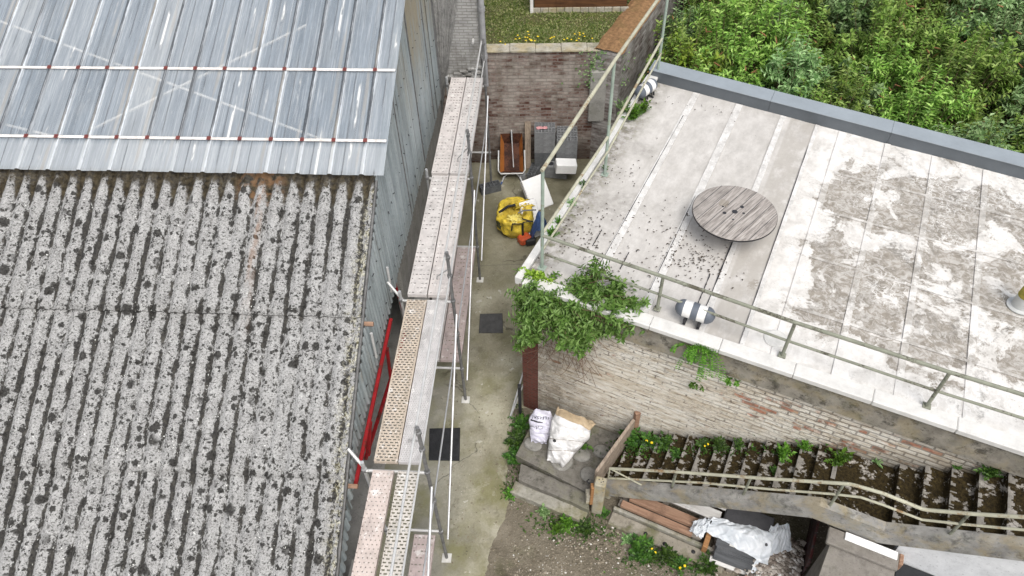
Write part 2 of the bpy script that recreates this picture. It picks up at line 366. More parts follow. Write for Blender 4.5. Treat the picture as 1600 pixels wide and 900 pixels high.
def brickmat(name, paint, axis, cover=.55, bcol=((.10,.05,.038),(.20,.085,.06)), scale=1.0, dirt=.4, lowdark=0, mort=(.20,.185,.165)):
    m = Mat(name); o = m.obj(); x,y,z = m.xyz(o)
    c = m.vec(x if axis=='x' else y, z)
    wob = m.node('ShaderNodeVectorMath', operation='ADD'); nn = m.node('ShaderNodeTexNoise'); m.put(nn.inputs['Vector'], c); nn.inputs['Scale'].default_value=6
    s2 = m.node('ShaderNodeVectorMath', operation='SCALE'); m.put(s2.inputs[0], nn.outputs['Color']); s2.inputs[3].default_value=.018
    m.put(wob.inputs[0], c); m.put(wob.inputs[1], s2.outputs[0]); c = wob.outputs[0]
    bc, bf = m.brick(c, .225*scale, .075*scale, .011)
    br = m.ramp(bc, [(0,bcol[0]),(1,bcol[1])])
    br = m.mix(m.mul(m.thr(m.noise(o,28,5,.7),.45,.65),.5), br, tuple(v*.35 for v in bcol[0]))
    col = m.mix(bf, br, mort)
    pn = m.addm(m.addm(m.mul(m.noise(o,1.1,6,.65),.55), m.mul(m.noise(m.sc(o,(2.2,2.2,5)),3.2,5,.7),.35)), m.mul(bc,.12))
    pm = m.mul(m.thr(pn, 1-cover-.08, 1-cover+.08), m.thr(bf,.5,.95,1,.45))
    pcol = m.ramp(m.noise(m.sc(o,(1,1,3)),2.5,6,.7), [(.3,tuple(v*.62 for v in paint)),(.55,paint),(.75,tuple(min(1,v*1.15) for v in paint))])
    col = m.mix(m.mul(pm,.93), col, pcol)
    dn = m.thr(m.noise(m.sc(o,(1,1,.5)),2.0,7,.7),.5,.66); col = m.mix(m.mul(dn,dirt), col, (.075,.062,.042))
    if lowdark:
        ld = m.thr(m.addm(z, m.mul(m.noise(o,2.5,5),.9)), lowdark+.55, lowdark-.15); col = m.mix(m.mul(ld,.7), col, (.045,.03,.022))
    h = m.addm(m.mul(bf,-1.0), m.mul(m.noise(o,30,5,.7),.5))
    return m.done(col, .92, h, .8, .014, spec=.15)

def mat_front():
    m = Mat('flaking_white_brick'); o = m.obj(); x,y,z = m.xyz(o)
    nn = m.node('ShaderNodeTexNoise'); m.put(nn.inputs['Vector'], o); nn.inputs['Scale'].default_value=5; nn.inputs['Detail'].default_value=5
    s2 = m.node('ShaderNodeVectorMath', operation='SCALE'); m.put(s2.inputs[0], nn.outputs['Color']); s2.inputs[3].default_value=.035
    w_ = m.node('ShaderNodeVectorMath', operation='ADD'); m.put(w_.inputs[0], m.vec(x,z)); m.put(w_.inputs[1], s2.outputs[0])
    bc, bf = m.brick(w_.outputs[0], .26, .088, .013)
    # whitewash in cream, white and pale grey, streaked along the courses
    st = m.noise(m.sc(o,(2.0,2,11)), 1.6, 7, .72)
    pc = m.ramp(st, [(.25,(.38,.31,.22)),(.40,(.56,.49,.39)),(.52,(.73,.685,.60)),(.70,(.83,.805,.745))])
    big = m.noise(m.sc(o,(.55,1,1.1)), 1.3, 5, .6)
    pc = m.mix(m.mul(m.thr(big,.52,.64),.35), pc, (.47,.37,.24))
    pc = m.mix(m.mul(m.thr(m.noise(o,2.2,5,.7),.54,.66),.2), pc, (.46,.46,.46))
    # brick faces that have shed their paint
    upper = m.thr(m.addm(m.mul(x,.13), m.mul(z,.22)), .80, 1.25)
    sh_ = m.thr(m.addm(m.addm(m.mul(bc,.55), m.mul(m.noise(o,1.5,5,.65),.85)), m.mul(upper,.16)), 1.02, 1.07)
    bk = m.ramp(m.noise(o,7,4), [(.35,(.13,.085,.055)),(.5,(.42,.15,.085)),(.65,(.44,.30,.19))])
    col = m.mix(m.mul(sh_,.85), pc, bk)
    # eroded joints: open and dark only in places
    upj = m.thr(m.addm(m.addm(m.mul(x,.10), m.mul(z,.22)), m.mul(m.noise(o,.9,4),.5)), .98, 1.28)
    jn = m.mul(bf, m.mx(m.mul(upj,.75), m.thr(m.noise(m.sc(o,(1.5,1,7)),2.6,6,.7), .50, .60)))
    col = m.mix(m.mul(jn,.8), col, (.13,.11,.09))
    fl = m.mul(m.thr(m.noise(m.sc(o,(4,4,24)),2.6,6,.8),.545,.585), m.thr(m.noise(o,1.0,4),.36,.52))
    col = m.mix(m.mul(fl,.85), col, (.085,.07,.055))
    # brown stain under the corner bush and along the foot
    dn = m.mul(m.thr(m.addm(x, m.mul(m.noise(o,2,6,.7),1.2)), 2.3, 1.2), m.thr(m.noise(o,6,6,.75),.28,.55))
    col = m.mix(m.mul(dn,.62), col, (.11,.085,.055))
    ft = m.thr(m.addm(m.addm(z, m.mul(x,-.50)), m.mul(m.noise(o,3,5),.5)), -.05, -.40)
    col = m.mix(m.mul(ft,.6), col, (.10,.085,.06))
    h = m.addm(m.mul(bf,-1.0), m.addm(m.mul(m.noise(o,30,5,.7),.5), m.mul(sh_,-.6)))
    return m.done(col, .92, h, .9, .016, spec=.15)

def mat_white_roof(name='white_painted_roof_felt', lift=0.0):
    m = Mat(name); o = m.obj(); x,y,z = m.xyz(o)
    n = m.noise(o,.9,8,.66); f = m.noise(o,16,7,.75)
    wht = m.ramp(m.noise(o,3.5,7,.7), [(.25,(.45,.43,.40)),(.5,(.66,.64,.61)),(.7,(.78,.765,.74))])
    # left third: pinkish cream with fine speckle
    lf = m.thr(x, 3.6, 3.2)
    wht = m.mix(m.mul(lf,.8), wht, m.ramp(m.noise(m.sc(o,(1,.5,1)),5,7,.75), [(.25,(.31,.292,.275)),(.5,(.45,.43,.405)),(.72,(.57,.55,.525))]))
    # worn areas: broad soft-edged ponding stains across the right half, flaky at their margins
    px = m.math('FLOOR', m.mul(m.addm(x,-.58),1/.80)); py = m.math('FLOOR', m.mul(m.addm(y,.05),1/1.2))
    pan = m.node('ShaderNodeTexWhiteNoise', noise_dimensions='2D'); m.put(pan.inputs[0], m.vec(px,py))
    worn = m.addm(m.addm(m.mul(m.noise(o,1.15,9,.66,.5),1.75), m.mul(f,.18)), m.mul(pan.outputs[0],.13))
    edge = m.thr(y,.30,1.1,-.34,0); edge2 = m.thr(y,5.6,4.6,-.22,0)
    right = m.thr(x,3.3,4.1,-.42,0); hump = m.thr(m.math('ABSOLUTE', m.addm(x,-5.2)), 2.6,.4,0,.04)
    worn = m.addm(m.addm(worn, edge), m.addm(m.addm(right, edge2), hump))
    soft = m.thr(worn,.84,1.02); wm = m.thr(worn,.965,1.0)
    gcol = m.ramp(m.noise(o,4,8,.72), [(.3,(.125,.108,.084)),(.5,(.215,.188,.152)),(.75,(.32,.285,.24))])
    flake = m.thr(m.noise(o,9,8,.75,1.0),.42,.56)
    col = m.mix(m.mul(soft,.45), wht, (.47,.45,.42))
    col = m.mix(m.mul(m.mul(wm, m.thr(flake,0,1,.35,1)),.92), col, gcol)
    col = m.mix(m.mul(m.mul(m.thr(worn,.72,.86), m.thr(m.noise(o,20,6,.8),.56,.62)),.6), col, (.26,.24,.21))
    drn = m.thr(m.noise(m.sc(o,(1.0,.28,1)),3.2,7,.72),.50,.66)
    col = m.mix(m.mul(drn,.30), col, (.36,.34,.31))
    # dark lichen web low right
    nn = m.node('ShaderNodeTexNoise'); m.put(nn.inputs['Vector'], o); nn.inputs['Scale'].default_value=7; nn.inputs['Detail'].default_value=6
    s2 = m.node('ShaderNodeVectorMath', operation='SCALE'); m.put(s2.inputs[0], nn.outputs['Color']); s2.inputs[3].default_value=.45
    w_ = m.node('ShaderNodeVectorMath', operation='ADD'); m.put(w_.inputs[0], o); m.put(w_.inputs[1], s2.outputs[0])
    crk = m.mul(m.thr(m.vor(w_.outputs[0],6,'DISTANCE_TO_EDGE'),.07,.02), m.mul(m.thr(m.noise(o,1.1,4),.50,.58), m.thr(x,4,4.6)))
    col = m.mix(m.mul(crk,.6), col, (.78,.77,.75))
    drk = m.mul(m.thr(m.noise(m.sc(o,(1.0,.7,1)),1.9,8,.75,.6),.53,.64), m.thr(f,.44,.56)); col = m.mix(m.mul(drk,m.thr(x,3,5.5,.15,.75)), col, (.15,.142,.128))
    # specks of leaf litter and soft grey stains on the left
    spk = m.mul(m.thr(m.noise(o,34,4,.7),.655,.70), m.thr(m.noise(o,1.6,4),.46,.62)); col = m.mix(m.mul(spk,lf), col, (.07,.06,.05))
    for cx,cy,r,a in ((.75,2.3,.55,.6),(.72,3.9,.35,.6),(2.35,2.6,.5,.45),(.35,1.6,.4,.35)):
        dd = m.node('ShaderNodeVectorMath', operation='DISTANCE'); m.put(dd.inputs[0], m.vec(x,y)); dd.inputs[1].default_value=(cx,cy,0)
        st = m.mul(m.thr(m.addm(dd.outputs['Value'], m.mul(m.noise(o,3,5),.35)), r+.25, r-.15), m.thr(m.noise(o,9,6,.7),.3,.6))
        col = m.mix(m.mul(st,a), col, (.25,.235,.215))
    eg = m.mul(m.thr(m.addm(x, m.mul(m.noise(o,3,5,.7),.5)), .85,.45), m.thr(m.noise(o,7,6,.75),.40,.56))
    col = m.mix(m.mul(eg,.8), col, m.ramp(m.noise(o,14,4),[(.35,(.05,.042,.03)),(.55,(.17,.15,.115)),(.7,(.10,.115,.035))]))
    # brown strip between two seams
    bs_ = m.mul(m.thr(m.math('ABSOLUTE', m.addm(x,-3.15)), .27,.24), m.thr(m.noise(m.sc(o,(1,.6,1)),4,6,.7),.38,.52)); col = m.mix(m.mul(bs_,.62), col, (.36,.335,.30))
    if lift: col = m.mix(m.thr(m.noise(o,4,6,.7),.4,.6,lift*.4,lift), col, (.72,.71,.69))
    return m.done(col, .8, m.addm(f, m.mul(m.noise(o,60,4),.5)), .18, .006, spec=.25)

def mat_moss_step():
    m = Mat('mossy_concrete'); o = m.obj(); x,y,z = m.xyz(o)
    con = m.ramp(m.noise(o,9,6,.7), [(.3,(.19,.175,.155)),(.7,(.40,.375,.34))])
    mo = m.ramp(m.noise(o,24,5,.7), [(.35,(.013,.010,.006)),(.6,(.045,.033,.014)),(.8,(.085,.065,.022))])
    e = m.addm(m.mul(m.noise(o,4.5,6,.7),.9), m.mul(m.noise(o,22,5,.7),.35))
    return m.done(m.mix(m.thr(e,.685,.73), mo, con), .95, m.noise(o,40,5), .9, .02, spec=.1)

def concrete(name, a, b, moss=0.0, yellow=0.0, sc=4, stain=.4):
    m = Mat(name); o = m.obj()
    n = m.noise(o,sc,8,.7); col = m.ramp(n, [(.3,a),(.7,b)])
    col = m.mix(m.mul(m.thr(m.noise(o,sc*1.4,6,.75),.52,.64),stain), col, tuple(v*.28 for v in a))
    col = m.mix(m.thr(m.noise(o,sc*9,4),.62,.7,0,.6), col, tuple(v*.35 for v in a))
    if moss: col = m.mix(m.mul(m.thr(m.noise(o,2.3,6,.65),.5,.62),moss), col, (.10,.105,.03))
    if yellow: col = m.mix(m.mul(m.thr(m.noise(o,2.9,5,.65),.48,.62),yellow), col, (.42,.32,.13))
    return m.done(col, .92, m.addm(n, m.noise(o,40,5,.7)), .5, .012, spec=.15)

def leafmat(name, cols, trans=.25):
    m = Mat(name); r = m.island(); o = m.obj()
    k = m.addm(m.mul(r,.6), m.mul(m.noise(o,1.9,3),.4))
    col = m.ramp(k, [(.2,cols[0]),(.5,cols[1]),(.8,cols[2])])
    hv = m.node('ShaderNodeHueSaturation'); m.put(hv.inputs['Color'], col)
    m.put(hv.inputs['Value'], m.thr(m.orand(),0,1,.62,1.35)); m.put(hv.inputs['Hue'], m.thr(m.orand(),0,1,.487,.512))
    return m.done(hv.outputs[0], .5, spec=.35, trans=trans)

def woodmat(name, a, b, axis='x', sc=1, plank=0):
    m = Mat(name); o = m.obj(); x,y,z = m.xyz(o)
    s_ = {'x':(.6,9,9),'y':(9,.6,9),'z':(9,9,.6)}[axis]
    n = m.noise(m.sc(o,tuple(k*sc for k in s_)), 3, 7, .7, .6)
    col = m.ramp(n, [(.3,a),(.7,b)])
    col = m.mix(m.mul(m.thr(m.noise(o,3,6,.7),.52,.66),.4), col, tuple(v*.4 for v in a))
    if plank:
        pc = m.math('FLOOR', m.mul(y,1/plank)); wn = m.node('ShaderNodeTexWhiteNoise', noise_dimensions='1D'); m.put(wn.inputs[1], pc)
        col = m.mix(m.thr(wn.outputs[0],0,1,0,.4), col, tuple(v*.45 for v in b))
    return m.done(col, .85, n, .5, .006, spec=.2)

def rustpaint(name, paint, rust=(.26,.14,.07), amt=.5):
    m = Mat(name); o = m.obj()
    n = m.addm(m.mul(m.noise(o,3,5,.7),.7), m.mul(m.noise(o,30,4,.7),.3))
    col = m.mix(m.thr(n,.60-.14*amt,.68-.14*amt), m.ramp(m.noise(o,8,4),[(.3,tuple(v*.75 for v in paint)),(.7,paint)]), m.ramp(m.noise(o,25,3),[(.3,tuple(v*.45 for v in rust)),(.7,rust)]))
    return m.done(col, .75, m.noise(o,40,4), .3, .003, spec=.25)

def deckmat(name, col, kind):
    # perforated steel planks: true see-through holes
    m = Mat(name); o = m.obj(); x,y,z = m.xyz(o)
    c = m.ramp(m.noise(o,4,7,.7),[(.3,tuple(v*.72 for v in col)),(.7,tuple(min(1,v*1.1) for v in col))])
    c = m.mix(m.mul(m.thr(m.noise(m.sc(o,(3,.6,1)),5,6,.75),.55,.66),.5), c, tuple(v*.5 for v in col))
    c = m.mix(m.mul(m.thr(m.noise(o,11,4,.7),.60,.70),.5), c, (.80,.79,.77))
    c = m.mix(m.mul(m.thr(m.noise(o,6,7,.8),.56,.62),.7), c, (.74,.72,.69))
    c = m.mix(m.mul(m.thr(m.noise(o,2.2,6,.75),.56,.68),.5), c, (.22,.20,.18))
    edge = m.thr(m.math('ABSOLUTE', x), .135,.132)
    def cell(px, py, rx, ry, stag):
        row = m.math('FLOOR', m.mul(m.addm(y,50),1/py))
        fx = m.addm(m.mul(m.addm(x,5),1/px), m.mul(m.math('MODULO',row,2.0), .5 if stag else 0))
        dx = m.mul(m.math('ABSOLUTE', m.addm(m.math('FRACT',fx),-.5)), px)
        dy = m.mul(m.math('ABSOLUTE', m.addm(m.math('FRACT',m.mul(m.addm(y,50),1/py)),-.5)), py)
        return m.mul(m.thr(dx,rx,rx-.002), m.thr(dy,ry,ry-.002)), row
    if kind == 'slot': hole,_ = cell(.068,.045,.022,.0105,True)
    elif kind == 'dot': hole,_ = cell(.056,.056,.008,.008,True)
    elif kind == 'fine': hole,_ = cell(.034,.030,.006,.0045,True)
    else:
        hole,row = cell(.062,.10,.018,.010,False)
        wn = m.node('ShaderNodeTexWhiteNoise', noise_dimensions='2D'); m.put(wn.inputs[0], m.vec(m.math('FLOOR',m.mul(m.addm(x,5),1/.062)), row))
        hole = m.mul(hole, m.math('GREATER_THAN', wn.outputs[0], .42))
    hole = m.mul(hole, m.mul(edge, m.math('GREATER_THAN', z, .02)))
    return m.done(c, .7, m.noise(o,20,4), .2, .004, metal=.0, alpha=m.math('SUBTRACT',1.0,hole), spec=.4)

ASB = mat_asbestos(); CLR = mat_clear(); CLAD = mat_cladding(); GRD = mat_ground(); PAVE = mat_pavement()
WROOF = mat_white_roof(); WLAP = mat_white_roof('white_felt_lap', .28); MOSS = mat_moss_step()
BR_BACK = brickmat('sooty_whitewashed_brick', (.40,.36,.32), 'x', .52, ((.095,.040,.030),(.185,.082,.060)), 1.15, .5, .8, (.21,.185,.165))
BR_FRONT = mat_front()
BR_SIDE = brickmat('grey_brick', (.44,.42,.40), 'y', .52, ((.09,.06,.055),(.20,.14,.12)), 1.1, .5)
BR_PIER = brickmat('painted_grey_brick', (.42,.42,.41), 'x', .72, ((.09,.07,.06),(.16,.12,.1)), .9, .45)
RED_BRICK = brickmat('dull_red_brick', (.2,.1,.08), 'x', .1, ((.12,.04,.03),(.19,.065,.05)), .7, .4, 0, (.12,.07,.055))
INFILL = brickmat('dark_red_brick',(.12,.13,.13),'y',.45,((.06,.03,.025),(.16,.05,.045)),.9,.6,0,(.08,.075,.07))
FASCIA = concrete('stained_fascia_concrete', (.16,.145,.12), (.36,.335,.285), .2, .2, 3.5, .8)
STRINGER = concrete('stringer_concrete', (.18,.176,.168), (.39,.38,.355), .12, .32, 3.2, .65)
STEPC = concrete('landing_concrete', (.105,.098,.082), (.25,.235,.21), .35, 0, 4.5, .55)
STONEC = concrete('set_stone_concrete', (.16,.155,.14), (.34,.33,.305), .2, 0, 6, .4)
STEPC2 = concrete('mossy_slab_concrete', (.20,.19,.155), (.40,.385,.34), .5, .1, 4, .45)
PILLAR = concrete('lichened_concrete', (.25,.23,.17), (.46,.43,.35), .2, .6, 4.5, .5)
KERBC = concrete('kerb_concrete', (.20,.18,.14), (.36,.33,.28), .6, 0, 3.5, .5)
CANOPY = concrete('brown_concrete', (.17,.155,.135), (.27,.25,.225), .1, 0, 5, .35)
RENDER = concrete('grey_render', (.26,.255,.235), (.38,.37,.345), .1, 0, 3, .3)
PLINTH = concrete('speckled_concrete', (.25,.245,.23), (.38,.37,.35), .05, 0, 12, .75)
COPING = concrete('mossy_coping', (.26,.24,.19), (.48,.45,.38), .35, .35, 5, .45)
BLOCK = concrete('grey_block', (.15,.155,.16), (.27,.275,.28), 0, 0, 6, .25)
BLOCKD = concrete('dark_block', (.07,.075,.08), (.15,.155,.16), 0, 0, 6, .3)  # darker block tone for the lower layers and loose blocks
OMOSS = concrete('orange_moss', (.14,.08,.04), (.34,.20,.10), .2, 0, 12, .4)
GALV = plain('galvanised_tube', (.58,.59,.60), .22, .42, 6, .55, .5)
GALVD = plain('weathered_dark_tube', (.20,.20,.20), .45, .6, 9, .4, .4)
WHITETUBE = plain('pale_galvanised_rail', (.54,.54,.53), .15, .45, 6, .2, .4)
RED = rustpaint('red_painted_steel', (.36,.016,.020), (.16,.035,.025), .55)
RAILG = rustpaint('pale_green_rail', (.44,.48,.37), (.24,.17,.10), .55)
RAILC = rustpaint('cream_rail_paint', (.46,.45,.345), (.32,.21,.11), .42)
RAILD = rustpaint('mossy_grey_rail', (.27,.28,.22), (.12,.11,.08), .6)
RAILM = rustpaint('mint_post', (.33,.40,.34), (.35,.33,.2), .25)
WHITEM = plain('white_board', (.80,.80,.79), .06, .55, 3)
WHITEP = plain('white_edge_metal', (.62,.61,.585), .16, .5, 5)
STYRO = plain('white_foam', (.84,.84,.83), .05, .7, 12, bs=.15)
ANTH = plain('anthracite_capping', (.115,.13,.145), .12, .42, 3, .3, .5)
CAPTOP = plain('light_capping', (.33,.37,.40), .10, .30, 2, .3, .5)
CAPG = plain('lamp_grey', (.115,.13,.155), .15, .45, 6)
CAPW = plain('lamp_white_band', (.72,.71,.69), .18, .6, 9)
DARK = plain('black_metal', (.025,.025,.027), .3, .55, 8)
MATB = concrete('black_rubber', (.022,.023,.025), (.045,.046,.05), 0, 0, 5, .2)
SLAB = plain('dark_slab', (.075,.075,.075), .35, .75, 9)
SPOOL = woodmat('weathered_grey_plank', (.095,.08,.07), (.54,.50,.465), 'x', 1.3, .165)
OLDWOOD = woodmat('old_plank', (.17,.13,.095), (.38,.31,.24), 'z')
OLDWOODY = woodmat('old_board', (.20,.155,.12), (.42,.35,.28), 'y')
BROWNW = woodmat('brown_timber', (.20,.115,.075), (.40,.26,.18), 'x')
ORANGEW = woodmat('orange_timber', (.23,.11,.045), (.40,.22,.10), 'x')
GREYW = woodmat('grey_pallet_wood', (.16,.135,.11), (.36,.33,.29), 'x')
WHITEW = woodmat('white_painted_timber', (.52,.50,.47), (.80,.79,.77), 'x')
RUSTB = rustpaint('rusted_barrow_steel', (.10,.04,.022), (.045,.018,.012), .8)
RUSTO = rustpaint('orange_barrow_paint', (.42,.15,.035), (.13,.045,.02), .4)
SHEDW = woodmat('dark_shed_board', (.045,.022,.012), (.15,.07,.03), 'x')
YEL = plain('yellow_sack', (.66,.49,.05), .42, .48, 9, spec=.4, dark=(.42,.31,.04))
ORED = plain('orange_red_casing', (.50,.085,.03), .35, .45, 9, spec=.5)
BLUE = plain('blue_tarp', (.045,.085,.21), .35, .5, 8, spec=.4)
PINK = plain('pink_cloth', (.55,.28,.29), .2, .9, 20)
LILAC = plain('lilac_white_plastic', (.58,.57,.66), .22, .38, 7, spec=.5)
BAGW = plain('dirty_white_plastic', (.68,.675,.675), .2, .45, 6, spec=.45, dark=(.52,.51,.49))
BAGB = plain('brown_stained_plastic', (.42,.33,.22), .3, .6, 10)
INK = plain('dark_print', (.03,.03,.035), .2, .6, 10)
SLATE = woodmat('slate_tiles', (.060,.063,.068), (.135,.14,.147), 'x', .7)
PIPEG = plain('grey_pipe', (.30,.30,.305), .25, .6, 6)
FLUEG = plain('flue_grey', (.50,.51,.50), .12, .5, 8, .3)
FLUEY = plain('flue_mossy_band', (.30,.25,.045), .35, .8, 18)
SCREW = plain('dark_red_fixing', (.16,.045,.04), .3, .6, 20)
PURL = concrete('chalky_strip', (.52,.47,.43), (.84,.825,.80), 0, 0, 7, .25)
BRACE = plain('pale_brace', (.80,.78,.73), .1, .7, 5)
LOFT = plain('loft_boards', (.22,.245,.27), .2, .9, 3)
YFLOW = plain('yellow_petal', (.80,.58,.02), .1, .6, 20)
TWIG = plain('brown_twig', (.17,.11,.075), .35, .9, 20)
DEADF = plain('dead_flower', (.26,.13,.06), .35, .95, 20)
SOFT = plain('stained_white_sheet', (.62,.61,.58), .2, .6, 4)
def sheetmat():
    m = Mat('translucent_plastic'); o = m.obj(); n = m.noise(o,3,6,.7)
    return m.done(m.ramp(n,[(.3,(.66,.72,.78)),(.7,(.88,.90,.92))]), .28, m.noise(o,12,5), .4, .02, alpha=m.thr(n,.3,.7,.75,.96), spec=.5, trans=.15)
SHEET = sheetmat()
L_BUSH = leafmat('buddleia_leaf', ((.085,.175,.022),(.205,.355,.055),(.38,.53,.14)))
L_SPILL = leafmat('spilling_leaf', ((.070,.170,.026),(.165,.335,.065),(.30,.49,.15)))
L_GREY = leafmat('greygreen_leaf', ((.080,.160,.045),(.19,.31,.11),(.35,.48,.23)))
L_BRIGHT = leafmat('bright_leaf', ((.10,.20,.016),(.24,.40,.035),(.40,.55,.085)))
L_DARK = leafmat('weed_leaf', ((.022,.060,.010),(.055,.13,.018),(.11,.22,.035)))
L_FERN = leafmat('fresh_leaf', ((.05,.13,.012),(.10,.24,.022),(.18,.36,.045)))
L_GRASS = leafmat('lawn_leaf', ((.055,.10,.014),(.15,.195,.036),(.40,.38,.20)))

# ------------------------------------------------------------------ frames of reference
ALA = math.atan(.086)
EX = Vector((math.cos(ALA), -math.sin(ALA), 0)); EY = Vector((math.sin(ALA), math.cos(ALA), 0)); EZ = Vector((0,0,1))
W0 = at(587, 280, 4.6)                                   # verge corner of the warehouse roof
WM = Matrix.Translation((W0.x, W0.y, 0)) @ Matrix.Rotation(-ALA, 4, 'Z')
def wl(x, y, z): return WM @ Vector((x, y, z))
BA = math.radians(-27.5)
BU = Vector((math.cos(BA), math.sin(BA), 0)); BV = Vector((-BU.y, BU.x, 0))
ZR = 3.45                                                # flat roof level
c0 = at(810, 432, ZR); BC = c0 + BV*((at(1300, 607, ZR)-c0).dot(BV)); BC.z = 0
BM = Matrix.Translation(BC) @ Matrix.Rotation(BA, 4, 'Z')
BI = BM.inverted()
def bl(u, v, z): return BM @ Vector((u, v, z))
def uvz(px, py, z): return BI @ at(px, py, z)
def on_v(px, py, v): return BI @ onpl(px, py, BC+BV*v, BV)     # point on plane v = const, in building coordinates

# ------------------------------------------------------------------ ground
gm = MB()
gm.add([(-400,-300,0),(400,-300,0),(400,500,0),(-400,500,0)],[(0,1,2,3)])
solo('ground', gm, GRD, kind='structure')
pv = MB()
ed0 = [at(*q, .004) for q in ((800,640),(800,668),(797,690),(795,720),(791,745),(795,775),(792,800),(778,825),(770,850),(762,880),(752,905),(748,930))]
edge=[]
for a,b in zip(ed0,ed0[1:]):
    for k in range(10):
        q=a.lerp(b,k/10); edge.append(Vector((q.x+.05*nz((q.x*4,q.y*4,0))+.025*nz((q.x*14,q.y*14,3)),q.y,0)))
poly = [(q.x, q.y) for q in edge] + [(-.45,3.2),(-2.9,3.0),(-6,3.0),(-6,15.2),(3.2,15.2),(.45,7.6)]
pv.add([(x,y,.004) for x,y in poly], [tuple(range(len(poly)))[::-1]])
po = solo('alley_pavement', pv, PAVE, kind='structure')

# ------------------------------------------------------------------ warehouse on the left
wh = thing('warehouse', 'long warehouse with lichen spotted corrugated roof, clear upper sheets and pale metal side wall', 'warehouse', M=WM)
PA, PB = math.radians(26.5), math.radians(21)
def slope_frame(pit, lift):
    x = EX; y = EY*math.cos(pit)+EZ*math.sin(pit); z = x.cross(y)
    M = Matrix((x,y,z)).transposed().to_4x4(); M.translation = W0 + EZ*lift; return M
def local_part(name, mb, mat, parent, M, smooth=False, label=None):
    # a part with its own tilted frame (object coordinates follow the slope)
    me = mesh(mb, name, smooth); me.materials.append(mat)
    o = bpy.data.objects.new(name, me); COL.objects.link(o); o.parent = parent
    o.matrix_parent_inverse = Matrix(); o.matrix_basis = MW[parent.name].inverted() @ M
    MW[o.name] = M.copy()
    if label: o['label'] = label
    return o
RA = slope_frame(PA, 0); RB = slope_frame(PB, .15)
def corr(y0, y1, lift0, lift1, x0=-10.5, ny=14, seed=0, amp=.030):
    mb = MB(); nper = 12; nx = int((-x0)/PITCH*nper)
    def f(s, t, dz):
        x = x0 + (0-x0)*s; y = y0+(y1-y0)*t
        if s > .999: x += .02*nz((y*3,seed,0),2)
        ph = x/PITCH*2*math.pi
        z = amp*math.cos(ph) + lift0+(lift1-lift0)*t + dz + .004*nz((x*2,y*2,seed))
        if t == 0: y += .012*nz((x*6,seed,3))
        return (x, y, z)
    mb.grid(lambda s,t: f(s,t,0), nx, ny)
    b = len(mb.v); mb.add([f(i/nx,0,-.012) for i in range(nx+1)],[])
    mb.f += [(i+1,i,b+i,b+i+1) for i in range(nx)]
    b = len(mb.v); mb.add([f(1,j/ny,-.012) for j in range(ny+1)],[])
    mb.f += [((j)*(nx+1)+nx,(j+1)*(nx+1)+nx,b+j+1,b+j) for j in range(ny)]
    return mb
rows = [(-2.15,.12,.046,.0),(-4.37,-2.05,.046,.0),(-6.6,-4.27,.046,.0),(-7.2,-6.5,.042,.0)]
LAPSHADE = plain('lap_shade_dark', (.022,.02,.017), .5, .95, 20)  # near-black colour for the painted shadow line below each sheet lap
for k,(a,b,l0,l1) in enumerate(rows):
    rs_ = local_part('roof_sheet', corr(a,b,l0,l1,seed=k), ASB, wh, RA, True)
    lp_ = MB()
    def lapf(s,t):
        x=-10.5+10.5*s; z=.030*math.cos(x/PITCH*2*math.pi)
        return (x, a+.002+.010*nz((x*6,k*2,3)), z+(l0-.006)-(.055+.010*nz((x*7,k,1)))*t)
    lp_.grid(lapf, 500, 1); local_part('lap_shadow', lp_, LAPSHADE, wh, RA)  # dark strip standing in for the shadow under the lap
vt = MB(); vt.box((-.02,-7.2,-.10),(.012,.05,-.045)); local_part('verge_board', vt, GALVD, wh, RA)
for y in (-2.2,-4.45):
    e = MB(); e.box((-.15,y-.03,-.16),(.14,y+.03,-.11)); local_part('purlin_end', e, BROWNW, wh, RA)
# clear upper roof
RP = .4844
cm = MB()
xs = [(.15,0),(.09,0)]
for k in range(22):
    c_ = -.18 - RP*k
    xs += [(c_+.045,0),(c_+.022,.035),(c_-.022,.035),(c_-.045,0)]
    for q in range(1,5): xs.append((c_-.045-(RP-.09)*q/5, .007 if q%2 else 0))
xs.sort()
ys = [-.07,.3,.5,1.2,1.8,2.6,3.4,4.4,6.5]
cm.grid(lambda s,t: (xs[round(s*(len(xs)-1))][0], ys[round(t*8)] - .10*0 , xs[round(s*(len(xs)-1))][1]+ (.03*math.sin(xs[round(s*(len(xs)-1))][0]*3)*.2)), len(xs)-1, 8)
clr = local_part('clear_roof_sheet', cm, CLR, wh, RB)
for y in (.50,1.80):
    pm = MB(); pm.box((-10.8,y-.022,.042),(.14,y+.022,.050)); local_part('cover_strip', pm, PURL, wh, RB)
    pm = MB()
    for k in range(22):
        x = -.18-RP*k; pm.box((x-.024,y-.026,.052),(x+.024,y+.026,.068)); pm.box((x-.010,y-.012,.068),(x+.010,y+.012,.078))
    pm = None
    for k in range(12):
        x = -.18-RP*k; f_ = MB(); f_.bbox((x-.031,y-.032,.053),(x+.031,y+.032,.068),None,.005); f_.bbox((x-.010,y-.012,.069),(x+.010,y+.012,.079),None,.003)
        local_part('fixing', f_, SCREW, wh, RB)
def rbp(px,py): return RB.inverted() @ onpl(px,py,RB.translation,RB.col[2].xyz)
for (a,b) in (((-20,24),(520,222)),((478,36),(140,200)),((-20,186),(95,214))):
    a,b=rbp(*a),rbp(*b); bm = MB(); bm.beam((a.x,a.y,-.05),(b.x,b.y,-.05),.038,.03); local_part('roof_brace', bm, BRACE, wh, RB)
lf = MB(); lf.box((-10.5,-.2,-.42),(-.1,6.5,-.40)); local_part('loft_floor', lf, LOFT, wh, RB)
